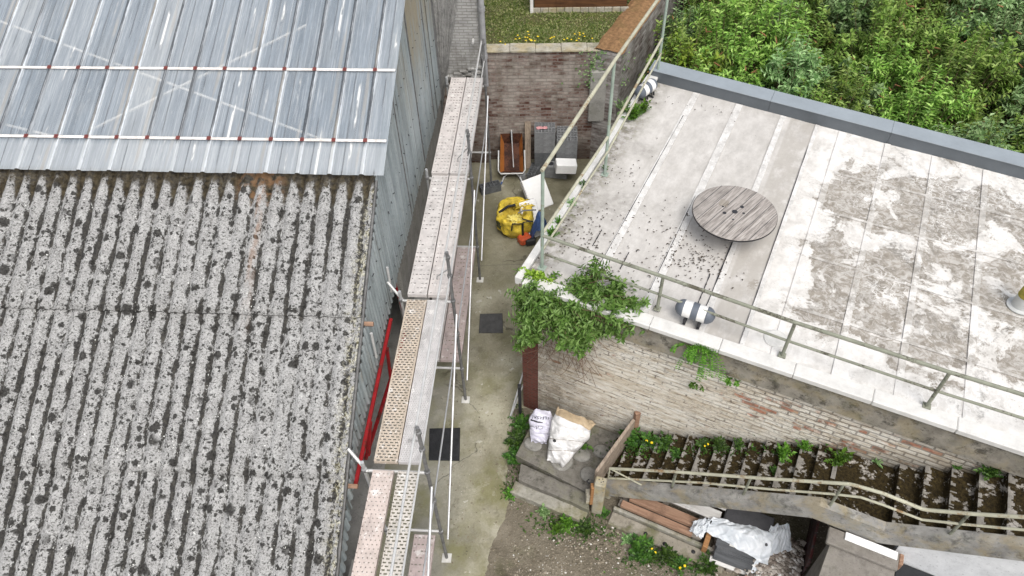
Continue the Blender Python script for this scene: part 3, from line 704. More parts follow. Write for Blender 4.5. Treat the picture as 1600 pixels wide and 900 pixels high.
# cladding wall, corrugated, in wall frame: plane x = 0
def topz(y): return (4.6+math.tan(PA)*y-.12) if y <= 0 else (4.6+math.tan(PB)*y+.05)
cw = MB(); N = 640; Y0, Y1 = -6.3, 5.95
vs=[]
for i in range(N+1):
    y = Y0+(Y1-Y0)*i/N; k = (y/.118)%1
    x = -.018 + (.034 if .25<k<.75 else 0)
    lap = .012*(math.floor(y/.86)%2)
    zb = 2.42 if -5<y<.1 else (2.42-.04*(y if y>0 else 0))
    zb += .02*nz((y*3,0,0))
    zt = topz(y); zb = min(zb, zt-.30)
    for t in range(5):
        vs.append((x+lap+.006*nz((y,t*1.3,2)), y, zb+(zt-zb)*t/4))
cw.add(vs,[(i*5+t,(i+1)*5+t,(i+1)*5+t+1,i*5+t+1) for i in range(N) for t in range(4)])
part('cladding_wall', cw, CLAD, wh)
# wall lap trims (horizontal lap line + bolts) and dark end flashing
tr = MB()
tr.beam((.028,5.96,2.1),(.028,5.96,6.8),.05,.05,Vector((1,0,0))); part('end_flashing', tr, GALVD, wh)
for yb in (1.6,3.3,4.8):
    b_ = MB(); b_.beam((.03,yb,2.4),(.03,yb,topz(yb)-.05),.018,.03,Vector((1,0,0))); part('sheet_joint', b_, GALVD, wh)
for yb in (-1.9,-.55):
    p = MB(); p.tube([(.05,yb,2.7),(.06,yb+.02,3.25)],.022); part('downpipe_stub', p, WHITETUBE, wh)
bo = MB()
for i in range(44):
    y = -5.6+i*.265
    for zz in (2.75,3.7,4.7):
        if zz < topz(y)-.1: bo.tube([(.01,y+random.uniform(-.06,.06),zz+.02*math.sin(y)),(.028,y,zz)],.0075,6)
b_o = part('wall_bolts', bo, DARK, wh); b_o['kind']='stuff'
# lower walls and opening
lw = MB(); lw.box((-.16,.35,0),(-.02,6.0,2.45)); part('lower_wall', lw, RENDER, wh)
lw = MB(); lw.box((-.16,-7,0),(-.02,-4.3,.95)); part('lower_wall', lw, RENDER, wh)
pl = MB(); pl.bbox((-.018,.4,0),(.30,5.9,.95),None,.02); part('plinth', pl, PLINTH, wh)
bk = MB(); bk.box((-11,-7.3,0),(-10.8,6.4,3.0)); bk.box((-11,6.2,0),(-.05,6.35,7.2)); bk.box((-10.8,-7.2,0),(-.2,-7.05,1.2)); part('back_wall', bk, RENDER, wh)
fl = MB(); fl.box((-10.7,-7,.006),(-.17,6.1,.02)); part('warehouse_floor', fl, RENDER, wh)
# red steel frame of the opening
def wp(px,py): return WM.inverted() @ onpl(px,py,W0+EX*.04,EX)
rfm = thing('steel_frame', 'bright red steel frame standing in the open side of the warehouse', 'steel frame', M=WM)
def rbar(n,a,b,w=.075,h=.075):
    m_ = MB(); m_.beam(a,b,w,h,Vector((1,0,0)),.008); part(n, m_, RED, rfm)
rbar('top_rail',(.045,-.85,2.36),(.045,-3.85,2.30),.05,.055)
rbar('bottom_rail',(-.045,.25,.88),(-.05,-3.1,1.75),.05,.055)
rbar('post',(.0,-.13,2.40),(-.045,.25,.88),.045,.045)
rbar('brace',(.05,-1.37,2.25),(-.045,-1.30,1.24),.05,.05)
rbar('brace',(.05,-2.80,2.30),(-.045,-2.98,1.68),.08,.07)

# ------------------------------------------------------------------ grey wall and pier at the far end of the warehouse
gw = thing('grey_outbuilding', 'grey outbuilding of ribbed sheet and crumbling painted brick beyond the scaffold', 'outbuilding', M=WM)
sh = MB(); ny=60
def ribsheet(s,t):
    # leaning ribbed sheet: left edge on the wall line, right edge slanting outward with height
    z = 1.7+t*6
    x0_, x1_ = -.02, .02+.235*(z-2.0)
    y0_, y1_ = 6.02, 6.36
    x = x0_+(x1_-x0_)*s; y = y0_+(y1_-y0_)*s
    r = .022*math.sin(s*16*math.pi)+.012*nz((s*20,z*2,1))
    return (x+r*.5, y-r, z)
sh.grid(ribsheet,140,24); part('ribbed_sheet', sh, concrete('weathered_grey_sheet',(.20,.20,.195),(.40,.395,.38),0,0,7,.4), gw)
pw = MB(); pw.box((-.3,6.38,0),(.98,6.8,2.45)); part('rough_wall', pw, BR_BACK, gw)
pw = MB(); pw.bbox((-.3,6.36,2.46),(.93,6.8,7.6),None,.02)
part('painted_wall', pw, BR_PIER, gw)
hole = MB()
for k in range(26):
    x=random.uniform(.1,.9); z=2.40+random.uniform(-.05,.42)*(x); hole.bbox((x-.1,6.32-random.uniform(0,.03),z),(x+.1,6.362,z+.06),None,.01)
part('broken_brick', hole, BR_PIER, gw)
dp = MB(); q0 = wl(1.05,6.28,0)
dp.tube([(1.03,6.28,2.3),(1.03,6.28,7.6)],.062,14); dpo = part('downpipe', dp, PIPEG, gw)
cl_ = MB()
for z in (3.0,4.1,5.2): cl_.lathe([(.075,z),(.075,z+.09)],14,Matrix.Translation((1.03,6.28,0)))
part('pipe_collar', cl_, PIPEG, dpo)
ib = MB(); ib.tube([(.80,6.33,3.42),(.80,6.2,3.40)],.03,8); part('pipe_stub', ib, WHITETUBE, gw)

# ------------------------------------------------------------------ back garden: terrain, walls, lawn, shed
GZ = 3.0
bw = thing('brick_wall', 'sooty brick retaining wall with patchy whitewash closing the far end of the alley', 'wall', loc=(-.43,15.10,0), rotz=math.radians(-3))
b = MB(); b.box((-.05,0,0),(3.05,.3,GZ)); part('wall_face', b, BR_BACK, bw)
for k in range(5):
    b = MB(); x=k*.58; b.bbox((x+.003,-.045,GZ),(x+.578,.30,GZ+.05+.01*(k%2)),None,.012); part('coping', b, COPING, bw)
rp_ = MB(); rp_.bbox((2.42,-.12,1.2),(3.1,0-.002,2.55),None,.02); part('render_patch', rp_, RENDER, bw)
g = MB()
sw0 = at(926,78,GZ+.1); sw1 = at(986,0,GZ+.1); sdir = (sw1-sw0); sdir.z=0; sdir.normalize()
gq0 = sw0+sdir*.4; gq1 = sw0+sdir*13.5
gp = [(-.5,15.42),(gq0.x+.05,gq0.y),(gq1.x+.05,gq1.y),(gq1.x,40),(-.5,40)]
g.prism(gp, 0.0, GZ-.03)
solo('garden_terrain', g, concrete('garden_soil',(.06,.055,.025),(.13,.12,.06),.7,0,6,.3), kind='structure')
sw0 = at(926,78,GZ+.1); sw1 = at(986,0,GZ+.1); sdir = (sw1-sw0); sdir.z=0; sdir.normalize()
sw = thing('garden_side_wall', 'grey brick garden wall topped with a wide band of orange moss', 'wall', loc=(sw0.x,sw0.y,0), rotz=math.atan2(sdir.y,sdir.x)-math.pi/2)
b = MB(); b.box((0,.15,0),(.62,14,GZ+.05)); part('wall_face', b, BR_SIDE, sw)
b = MB(); b.grid(lambda s,t:(-.02+.66*s+.03*nz((t*40,s,0)), .13+13.8*t, GZ+.05+.05*math.sin(s*math.pi)+.035*nz((s*4,t*30,0))),8,160); part('moss_top', b, OMOSS, sw)
# shed
s0 = at(832,19,GZ); s1 = at(982,17,GZ)
sh_ = thing('garden_shed', 'dark brown boarded garden shed with a pale brick base at the top edge', 'shed', loc=(s0.x,s0.y,GZ-.03), rotz=math.atan2(s1.y-s0.y,s1.x-s0.x))
L = (s1-s0).length
b = MB(); b.box((.05,.05,.12),(L-.05,2.2,2.0)); part('wall', b, SHEDW, sh_)
b = MB()
for k in range(12): b.bbox((k*L/12+.004,0,0),((k+1)*L/12-.004,.04,.125),None,.006)
part('plinth', b, COPING, sh_)
b = MB(); b.bbox((-.06,-.01,0),(.02,.08,2.0),None,.01); part('corner_post', b, WHITEW, sh_)
b = MB(); b.box((-.2,-.2,2.01),(L+.2,2.4,2.08)); part('roof', b, SHEDW, sh_)
b = MB(); b.box((L+.1,.4,0),(L+.8,1.2,.25)); part('step', b, RENDER, sh_)
# lawn
gr = MB()
for k in range(60000):
    x = random.uniform(-.42,5.6); y = random.uniform(15.35,18.9)
    if (x-sw0.x)*sdir.y-(y-sw0.y)*sdir.x > -.02: continue
    if .7<x<3.1 and y>16.9: continue
    n_ = nz((x,y,0),1.3); hgt = .035+.05*max(0,n_+.3)
    if random.random() < .25 - n_*.8: continue
    a = random.uniform(0,6.28); el = random.uniform(.15,1.2)
    d = Vector((math.cos(a)*math.cos(el), math.sin(a)*math.cos(el), math.sin(el)))
    gr.leaf(Vector((x,y,GZ-.03)), d, Vector((0,0,1)), hgt*random.uniform(.7,1.6), random.uniform(.012,.03))
solo('lawn_grass', gr, L_GRASS, kind='stuff')
fl_ = MB()
for (px,py,n_) in ((820,61,9),(835,55,6),(905,50,5),(880,66,3),(868,57,3),(915,66,3),(788,66,2)):
    for k in range(n_):
        p = at(px+random.gauss(0,7),py+random.gauss(0,4),GZ+.05)
        fl_.lathe([(.0,0),(.022,.004),(.02,.008),(0,.01)],6,Matrix.Translation(p))
solo('lawn_flowers', fl_, YFLOW, kind='stuff')

# ------------------------------------------------------------------ white flat-roof building (local u, v, z)
UE = 9.2
fb = thing('flat_roof_building', 'brick building with a white painted flat roof and flaking whitewashed wall above the stairs', 'building', M=BM)
def vback(u): return 6.15-.065*u
rf = MB()
rf.grid(lambda s,t: (.10+(UE-.1)*s, .07+(vback(UE*s)-.07)*t, ZR+.012*nz((s*9,t*6,0))),60,40)
part('roof_felt', rf, WROOF, fb, smooth=True)
# felt laps
def strip(a,b,w,h,mat,name='felt_lap'):
    m_=MB(); m_.beam(a,b,w,h); return part(name,m_,mat,fb)
LAP = concrete('felt_lap_paint',(.46,.445,.425),(.72,.71,.69),0,0,5,.22)
LAPD = concrete('felt_lap_dark',(.28,.26,.24),(.50,.48,.45),0,0,6,.3)
for u,wd in ((1.10,.13),(1.96,.13),(2.80,.10),(3.38,.07),(3.82,.10),(4.62,.09),(5.40,.09),(6.22,.09),(7.0,.09),(7.8,.09)):
    strip((u,.15,ZR+.012),(u-.05 if u<3 else u,vback(u)-.03,ZR+(.012 if u<3.5 else .009)),wd,.014 if u<3.5 else .010,LAP if u<3.5 else WLAP)
for v in (1.22,2.36,3.52,4.60):
    strip((3.9,v,ZR+.010),(UE,v-.03,ZR+.010),.05,.010,WLAP)
cr = MB()
for (u,v0_,v1_,wd) in ((1.035,.3,5.2,.010),(1.90,.6,3.0,.012),(2.745,.75,3.4,.024),(2.62,.55,1.35,.014),(2.74,.25,.75,.022),(3.345,.2,5.2,.010),(.78,1.2,1.6,.012),(1.35,.9,1.3,.012)):
    n_=14
    for k in range(n_):
        a=v0_+(v1_-v0_)*k/n_; c_=v0_+(v1_-v0_)*(k+1)/n_
        pass
    ws_=[wd*random.uniform(.2,1.2) for k in range(n_+1)]; cr=MB()
    cr.prism([(u-ws_[k]/2,v0_+(v1_-v0_)*k/n_) for k in range(n_+1)][::-1]+[(u+ws_[k]/2+.003*(k%2),v0_+(v1_-v0_)*k/n_) for k in range(n_+1)],ZR+.004,ZR+.0215)
    part('open_seam', cr, INK, fb)
b = MB(); b.lathe([(.16,ZR),(.16,ZR+.02),(.13,ZR+.03)],24,Matrix.Translation((3.78,.52,0))); part('patch_disc', b, SOFT, fb)
# front cap strip, fascia, brick wall
for k in range(9):
    b=MB(); b.bbox((.12+k*1.0,-.02,ZR-.05),(.117+(k+1)*1.0,.20,ZR+.045),None,.012); part('edge_capping', b, WHITEP, fb)
b=MB(); b.box((.05,.03,2.95),(UE,.20,ZR-.052)); part('fascia', b, FASCIA, fb)
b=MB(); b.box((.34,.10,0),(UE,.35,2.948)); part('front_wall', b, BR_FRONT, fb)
b=MB(); b.box((.05,.085,0),(.338,.40,2.948)); part('corner_pier', b, RED_BRICK, fb)
b=MB(); b.box((.06,.402,0),(.26,6.0,3.35)); part('left_wall', b, BR_SIDE, fb)
b=MB(); b.box((UE-.2,.36,0),(UE,5.4,3.35)); b.box((.27,5.2,0),(UE-.21,5.4,3.35)); part('rear_wall', b, RENDER, fb)
# white edging along the left roof edge
for k in range(4):
    b=MB(); b.bbox((-.03,.05+k*1.55,ZR-.10),(.09,.045+(k+1)*1.55,ZR+.055),None,.01); part('edge_trim', b, WHITEP, fb)
b=MB(); b.bbox((-.01,5.55,ZR+.056),(.22,6.15,ZR+.12),None,.01); part('loose_trim', b, WHITEP, fb)
# rear parapet with metal capping
segs=[(.02,2.45),(2.455,4.6),(4.605,6.9),(6.905,UE)]
for a,c_ in segs:
    b=MB(); b.prism([(a,vback(a)-.01),(c_,vback(c_)-.01),(c_,vback(c_)+.30),(a,vback(a)+.30)],ZR-.2,ZR+.235)
    part('parapet', b, ANTH, fb)
    b=MB(); b.prism([(a,vback(a)-.03),(c_,vback(c_)-.03),(c_,vback(c_)+.33),(a,vback(a)+.33)],ZR+.238,[ZR+.25,ZR+.25,ZR+.265,ZR+.265])
    part('parapet_capping', b, CAPTOP, fb)
# litter on the roof: small leaves, counted as one
lt=MB()
for (cu,cv,n_,su,sv) in ((.6,1.4,130,.3,.5),(1.9,1.9,90,.35,.5),(2.35,1.55,160,.3,.22),(.5,3.1,40,.2,.6),(1.3,1.0,60,.6,.3),(1.0,5.6,20,.5,.1)):
    for k in range(n_):
        p=Vector((random.gauss(cu,su),random.gauss(cv,sv),ZR+.022))
        if p.x<.12 or p.y<.22: continue
        a=random.uniform(0,6.28); lt.leaf(p,Vector((math.cos(a),math.sin(a),.1)),EZ,random.uniform(.015,.06),random.uniform(.012,.03))
lt.v=[tuple(BM@Vector(v)) for v in lt.v]
solo('leaf_litter', lt, plain('dead_leaf',(.075,.06,.045),.5,.95,20), kind='stuff')

# cable drum table
dc = uvz(1148,331,ZR+.47); dw = BM@dc
dr = thing('cable_drum', 'round weathered cable drum used as a table on the white roof', 'cable drum', loc=(dw.x,dw.y,ZR+.02), rotz=math.radians(44))
b=MB(); b.lathe([(.62,.405),(.638,.41),(.64,.445),(.632,.452),(0.001,.4525)],72); part('top_disc', b, SPOOL, dr)
b=MB()
for k in range(16):
    a=2*math.pi*k/16; M=Matrix.Rotation(a,4,'Z'); b.bbox((.15,-.030,.04),(.18,.030,.404),M,.006)
part('core', b, OLDWOOD, dr)
b=MB(); b.lathe([(.20,0),(.21,.005),(.21,.035),(.20,.039)],40); part('base_disc', b, SPOOL, dr)
b=MB(); b.lathe([(.644,.415),(.6455,.418),(.6455,.438),(.644,.441)],72); part('rim_band', b, DARK, dr)
for (x,y,r) in ((0,0,.045),(-.13,.10,.03),(.17,-.02,.032),(-.02,.20,.018),(.06,-.12,.022),(-.17,-.08,.016)):
    b=MB(); b.lathe([(r,.4530),(r,.4545)],16,Matrix.Translation((x,y,0))); part('bolt_hole', b, INK, dr)
b=MB()
for k in range(-3,4):
    yy=k*.165; hw=math.sqrt(max(0,.635**2-yy*yy)); b.box((-hw,yy-.004,.4522),(hw,yy+.004,.4534))
part('plank_gap', b, INK, dr)
b=MB(); b.bbox((.05,.14,.4545),(.20,.27,.4585),Matrix.Rotation(.3,4,'Z'),.002); part('patch_plate', b, GREYW, dr)

# striped capsule lamps
def capsule(label, p, rz, tilt=0):
    t = thing('capsule_lamp', label, 'lamp', loc=p, rotz=rz, group='striped capsule lamps on the roof edge')
    R=.125; Lh=.16; zc=.20
    M=Matrix.Translation((0,0,zc))@Matrix.Rotation(math.pi/2,4,'Y')
    def seg(a,b_,rr=R):
        pr=[]
        for k in range(9):
            z=a+(b_-a)*k/8; r=rr if abs(z)<=Lh else math.sqrt(max(1e-6,rr*rr-(abs(z)-Lh)**2*(rr/R)**2))
            pr.append((max(r,.002),z))
        m_=MB(); m_.lathe(pr,28,M); return m_
    part('end_cap',seg(-Lh-R+.0005,-Lh+.0),CAPG,t,smooth=True); part('end_cap',seg(Lh,Lh+R-.0005),CAPG,t,smooth=True)
    part('white_band',seg(-Lh+.001,-.046,R*.99),CAPW,t); part('white_band',seg(.046,Lh-.001,R*.99),CAPW,t)
    part('grey_band',seg(-.045,.045,R*1.01),CAPG,t)
    for s_ in (-.10,.10):
        m_=MB(); m_.tube([(s_,-.06,.1),(s_,-.10,.0)],.012,6); m_.tube([(s_,.06,.1),(s_,.10,0)],.012,6); m_.bbox((s_-.02,-.13,0),(s_+.02,.13,.012),None,.003); m_.tube([(s_,-.115,.12),(s_,-.125,.06)],.02,8)
        part('bracket',m_,DARK,t)
    return t
p=at(1083,500,ZR+.06); capsule('grey and white striped capsule lamp on the front roof edge above the hanging fern', (p.x,p.y,ZR+.046), BA)
p=at(1008,150,ZR+.06); capsule('grey and white striped capsule lamp in the far roof corner beside green weeds', (p.x,p.y,ZR+.03), BA+math.radians(72))

# roof vent at the right edge
p=at(1588,478,ZR+.02)
vt_=thing('roof_vent','grey metal roof vent with a mossy yellow band at the right edge','vent',M=Matrix.Translation((p.x+.05,p.y,ZR+.01))@Matrix.Scale(.72,4))
b=MB(); b.lathe([(.24,0),(.24,.02),(.17,.04),(.155,.30)],28); part('collar',b,FLUEG,vt_,smooth=False)
b=MB(); b.lathe([(.158,.301),(.16,.32),(.15,.47),(.13,.50)],28); part('mossy_band',b,FLUEY,vt_)
b=MB(); b.lathe([(.11,.501),(.10,.72),(.15,.73),(.15,.80),(.03,.86)],28); part('cowl',b,GALVD,vt_)

# ------------------------------------------------------------------ roof railings
pa = BI@at(847,418,ZR+.02); pb = BI@at(945,272,ZR+.02); pc = BI@at(1026,124,ZR+.02)
def ztop(px,py,uv): return zat(px,py,BM@Vector((uv.x,uv.y,0)))
za,zb_,zc_ = ztop(845,265,pa), ztop(956,95,pb), 5.45
lr = thing('roof_railing','tall cream and mint pipe railing along the left edge of the white roof','railing',M=BM)
for q,zt in ((pa,za),(pb,zb_),(pc,zc_)):
    m_=MB(); m_.tube([(q.x,q.y,ZR+.01),(q.x,q.y,zt)],.026,10); m_.bbox((q.x-.06,q.y-.06,ZR+.012),(q.x+.06,q.y+.06,ZR+.024),None,.003); part('post',m_,RAILM,lr)
e1 = pc+(pc-pb)*.45
m_=MB(); m_.tube([(pa.x,pa.y-.03,za),(pb.x,pb.y,zb_),(pc.x,pc.y,zc_),(e1.x,e1.y,zc_)],.028,10); part('top_rail',m_,RAILC,lr)
zm=ztop(842,367,pa); zl=ztop(846,388,pa); zm2=ztop(1036,60,pc); zl2=ztop(1031,83,pc)
m_=MB(); m_.tube([(pa.x-.01,pa.y,zm),(pb.x,pb.y,(zm+zm2)/2),(pc.x,pc.y,zm2)],.024,10); part('middle_rail',m_,RAILC,lr)
m_=MB(); m_.tube([(pa.x+.02,pa.y,zl),(pb.x+.02,pb.y,(zl+zl2)/2),(pc.x+.02,pc.y,zl2)],.018,10); part('lower_rail',m_,RAILC,lr)
fr = thing('roof_railing','low mossy grey two-bar railing along the front edge of the white roof','railing',M=BM)
fp=[]
for (bx,by,tx,ty) in ((1027,482,1035,432),(1222,555,1243,504),(1448,634,1487,583)):
    q=BI@at(bx,by,ZR+.05); fp.append((q.x,q.y,ztop(tx,ty,q)))
d_=fp[2][0]-fp[1][0]; fp.append((fp[2][0]+d_,fp[2][1]+.02,fp[2][2]))
d_=fp[1][0]-fp[0][0]
for q in fp:
    m_=MB(); m_.tube([(q[0],q[1],ZR+.04),(q[0],q[1],q[2])],.024,8); m_.bbox((q[0]-.05,q[1]-.05,ZR+.046),(q[0]+.05,q[1]+.05,ZR+.058),None,.003); part('post',m_,RAILD,fr)
ztf=ztop(846,368,pa); zlf=ztop(850,396,pa)
m_=MB(); m_.tube([(pa.x,pa.y,ztf)]+[(q[0],q[1],q[2]) for q in fp],.026,8); part('top_rail',m_,RAILD,fr)
m_=MB(); m_.tube([(pa.x+.04,pa.y,zlf)]+[(q[0],q[1]+.005,ZR+(q[2]-ZR)*.48) for q in fp],.019,8); part('lower_rail',m_,RAILD,fr)

# ------------------------------------------------------------------ staircase (building coordinates)
VS0, VS1 = .08, -.86
NOSE = concrete('worn_step_nose', (.15,.138,.12), (.34,.32,.29), .1, 0, 9, .4)
st = thing('concrete_staircase','mossy concrete stairs climbing along the whitewashed wall to the right','staircase',M=BM)
steps=[]; u=1.92; z=.34
n1=14; du=(5.06-1.92)/n1; dz=(2.08-.34)/n1
for k in range(n1): steps.append((u+k*du,u+(k+1)*du,z+(k+1)*dz))
steps.append((5.06,5.86,2.12))
for k in range(9): steps.append((5.86+k*.27,5.86+(k+1)*.27,2.12+(k+1)*.16))
for k,(a,c_,zz) in enumerate(steps):
    b=MB()
    b.grid(lambda s,t:(a+(c_-a)*s, VS1+(VS0-VS1)*t, zz+.010*nz((a*9+s*3,t*9,0))-.006*(s<.05)),14,44)
    b.box((a+.002,VS1,zz-.24),(c_+.05,VS0,zz-.016))
    so_=part('step',b,MOSS,st); so_.data.materials.append(NOSE)
    for j in range(44):
        wn_=.19+.42*nz((j*.30,a*7,2),1)+.16*nz((j*1.1,a*5,6),1)
        if .30<abs(nz((j*.16,a*3,9),1)): wn_-=.3
        for i in range(14):
            if (i+.5)/14<wn_*(.27/(c_-a)): so_.data.polygons[j*14+i].material_index=1
# outer stringer with sloped curb
path=[(2.02,.42),(4.98,2.24),(5.80,2.24),(8.3,3.76)]
def stringer():
    b=MB()
    top=[]; 
    for (u_,z_) in path: top.append((u_,z_))
    vs=[];
    for (u_,z_) in top:
        vs+=[(u_,-.86,z_),(u_,-1.0,z_),(u_,-1.0,z_-.36),(u_,-.86,z_-.36)]
    n_=len(top); fs=[]
    for i in range(n_-1):
        for j in range(4): fs.append((i*4+j,i*4+(j+1)%4,(i+1)*4+(j+1)%4,(i+1)*4+j))
    fs+=[(0,3,2,1),((n_-1)*4,(n_-1)*4+1,(n_-1)*4+2,(n_-1)*4+3)]
    b.add(vs,fs); return b
part('stringer',stringer(),STRINGER,st)
b=MB(); b.bbox((2.02,-1.0,0),(2.16,-.86,.4),None,.015); part('stringer_foot',b,PILLAR,st)
uw=MB(); uw.box((5.35,-.97,0),(9,-.87,2.0)); 
# white wall under the upper flight follows the stringer
uw=MB(); uw.add([(6.07,-.96,0),(9,-.96,0),(9,-.96,3.79),(8.3,-.96,3.36),(6.6,-.96,2.34),(6.07,-.96,2.02),(6.07,-.88,0),(9,-.88,0),(9,-.88,3.79),(8.3,-.88,3.36),(6.6,-.88,2.34),(6.07,-.88,2.02)],
  [(0,1,2,3,4,5),(6,11,10,9,8,7),(0,6,7,1),(1,7,8,2),(2,8,9,3),(3,9,10,4),(4,10,11,5),(5,11,6,0)])
part('white_side_wall',uw,concrete('white_render',(.56,.57,.58),(.76,.77,.78),0,0,3,.22),st)
# stair railing
sr=thing('stair_railing','rusty cream two-bar handrail on the outer edge of the stairs','railing',M=BM)
VR=-.93
def rz_(px,py): return on_v(px,py,VR)
tp=[rz_(*q) for q in ((953,732),(1053,737),(1200,748),(1325,756),(1335,758),(1380,771),(1440,795),(1450,797),(1520,803),(1600,808),(1640,811))]
lp=[rz_(*q) for q in ((950,747),(1093,754),(1200,764),(1302,772),(1345,777),(1380,789),(1440,812),(1504,819),(1600,828),(1640,831))]
m_=MB(); m_.tube(tp,.024,8); part('top_rail',m_,RAILC,sr)
m_=MB(); m_.tube(lp,.017,8); part('lower_rail',m_,RAILC,sr)
for (bx,by,tx,ty) in ((1047,772,1057,742),(1157,783,1178,752),(1293,796,1326,758),(1480,839,1520,804)):
    q=on_v(bx,by,VR)
    zb2=q.z
    zt2=np.interp(q.x,[t.x for t in tp],[t.z for t in tp])
    m_=MB(); m_.tube([(q.x,VR,zb2-.03),(q.x,VR,zt2)],.020,8); part('post',m_,RAILD,sr)
m_=MB(); m_.tube([tp[0]+Vector((0,0,0)),rz_(1012,763)],.013,6); part('brace',m_,RAILC,sr)
m_=MB(); m_.tube([tp[0],lp[0]-Vector((0,0,.02))],.013,6); part('end_bar',m_,RAILC,sr)

# landing with two long slabs, pillar
ld = thing('stone_landing','low mossy landing of set stones at the foot of the stairs','landing',M=BM)
b=MB(); b.prism([(.44,-1.05),(1.90,-1.17),(1.92,.08),(.42,.08)],0,.275); part('base',b,STEPC,ld)
for k,(u_,v_,r) in enumerate(((.62,-.72,.17),(.95,-.45,.16),(1.2,-.80,.2),(1.45,-.55,.18),(1.72,-.85,.16),(.78,-.15,.2),(1.75,-.35,.16))):
    b=MB(); b.lathe([(r,.265),(r*.98,.295),(r*.8,.315),(.01,.318)],14,Matrix.Translation((u_,v_,0))@Matrix.Diagonal((1,.8+.1*(k%3),1,1))); part('set_stone',b,STONEC,ld,smooth=True)
def slabthing(label,quad,z0,z1,mat):
    ps=[at(*q,z1) for q in quad]
    c_=sum(ps,Vector())/4
    t=MB(); n_=24
    def f(s,tt):
        a=ps[0].lerp(ps[1],s); b_=ps[3].lerp(ps[2],s); q=a.lerp(b_,tt); e=.010*nz((s*7,tt*3,z1*9))
        return Vector((q.x+e,q.y+e*.8,z1+.008*nz((s*9,tt*3,5))-(.012 if tt in(0,1) or s in (0,1) else 0)))
    t.grid(f,n_,6)
    k=len(t.v); nn_=n_+1
    ring=[i for i in range(nn_)]+[j*nn_+n_ for j in range(1,7)]+[6*nn_+i for i in range(n_-1,-1,-1)]+[j*nn_ for j in range(5,0,-1)]
    t.add([(t.v[i][0],t.v[i][1],z0) for i in ring],[])
    m2=len(ring); t.f+=[(ring[(i+1)%m2],ring[i],k+i,k+(i+1)%m2) for i in range(m2)]
    return solo('stone_step',t,mat,label,'step','long slabs below the landing',smooth=False)
slabthing('upper long grey slab step directly below the white sacks',((814,724),(919,771),(921,796),(810,749)),.03,.26,STEPC)
slabthing('lower long slab step with a green mossy left end',((806,751),(920,797),(912,815),(797,768)),.0,.14,STEPC2)
pb0=at(925,800,0); q=BI@pb0
pt = BI@at(943,727,.95)
pl_=thing('concrete_pillar','square lichen-stained concrete gatepost at the foot of the stair railing','gatepost',loc=(pb0.x,pb0.y,0),rotz=BA+.15)
b=MB(); b.bbox((-.02,-.02,0),(.16,.15,.98),None,.018); part('shaft',b,PILLAR,pl_)
for (x,y) in ((.04,.09),(.09,.11),(.08,.05),(.11,.07)):
    b=MB(); b.lathe([(.010,.9795),(.010,.982)],8,Matrix.Translation((x,y,0))); part('bolt_hole',b,INK,pl_)
# wooden gate standing open behind pillar
g0=at(932,742,.85); g1=at(962,640,1.15)
gt=thing('wooden_gate','old upright wooden board leaning back from the gatepost to the brick wall','wooden board',loc=(0,0,0))
gb0=at(930,770,.35); 
b=MB(); a0=Vector((pb0.x+.06,pb0.y+.20,.36)); qv=BM@Vector((2.16,.0,.36))
a1=Vector((qv.x,qv.y,.42))
def panel(mb,A,B,h,th):
    d=(B-A); d.z=0; d.normalize(); nn=Vector((-d.y,d.x,0))
    mb.add([A,B,B+nn*th,A+nn*th,A+EZ*h,B+EZ*(h-.0),B+nn*th+EZ*(h-.0),A+nn*th+EZ*h],[(3,2,1,0),(4,5,6,7),(0,1,5,4),(1,2,6,5),(2,3,7,6),(3,0,4,7)])
panel(b,a0,a1,.62,.05); part('panel',b,OLDWOODY,gt)
b=MB(); panel(b,a1+Vector((.01,.02,-.1)),a1+Vector((.09,.05,-.1)),.85,.07); part('end_post',b,BROWNW,gt)
b=MB(); b.beam(Vector((pb0.x-.035,pb0.y+.03,.3)),Vector((pb0.x-.035,pb0.y+.03,.86)),.05,.10,Vector((0,1,0)),.005); part('hinge_post',b,ORANGEW,gt)
for z in (.45,.75):
    b=MB(); b.tube([Vector((pb0.x-.07,pb0.y+.12,z)),Vector((pb0.x-.11,pb0.y+.16,z+.03)),Vector((pb0.x-.07,pb0.y+.2,z))],.012,6); part('hinge',b,DARK,gt)
b=MB()
for k in range(3): b.bbox((-.12,.0,.30+k*.09),(-.05,.14,.38+k*.09),Matrix.Translation((pb0.x,pb0.y,0)),.008)
solo('brick_stack', b, COPING, 'small stack of pale bricks against the gatepost', 'bricks')

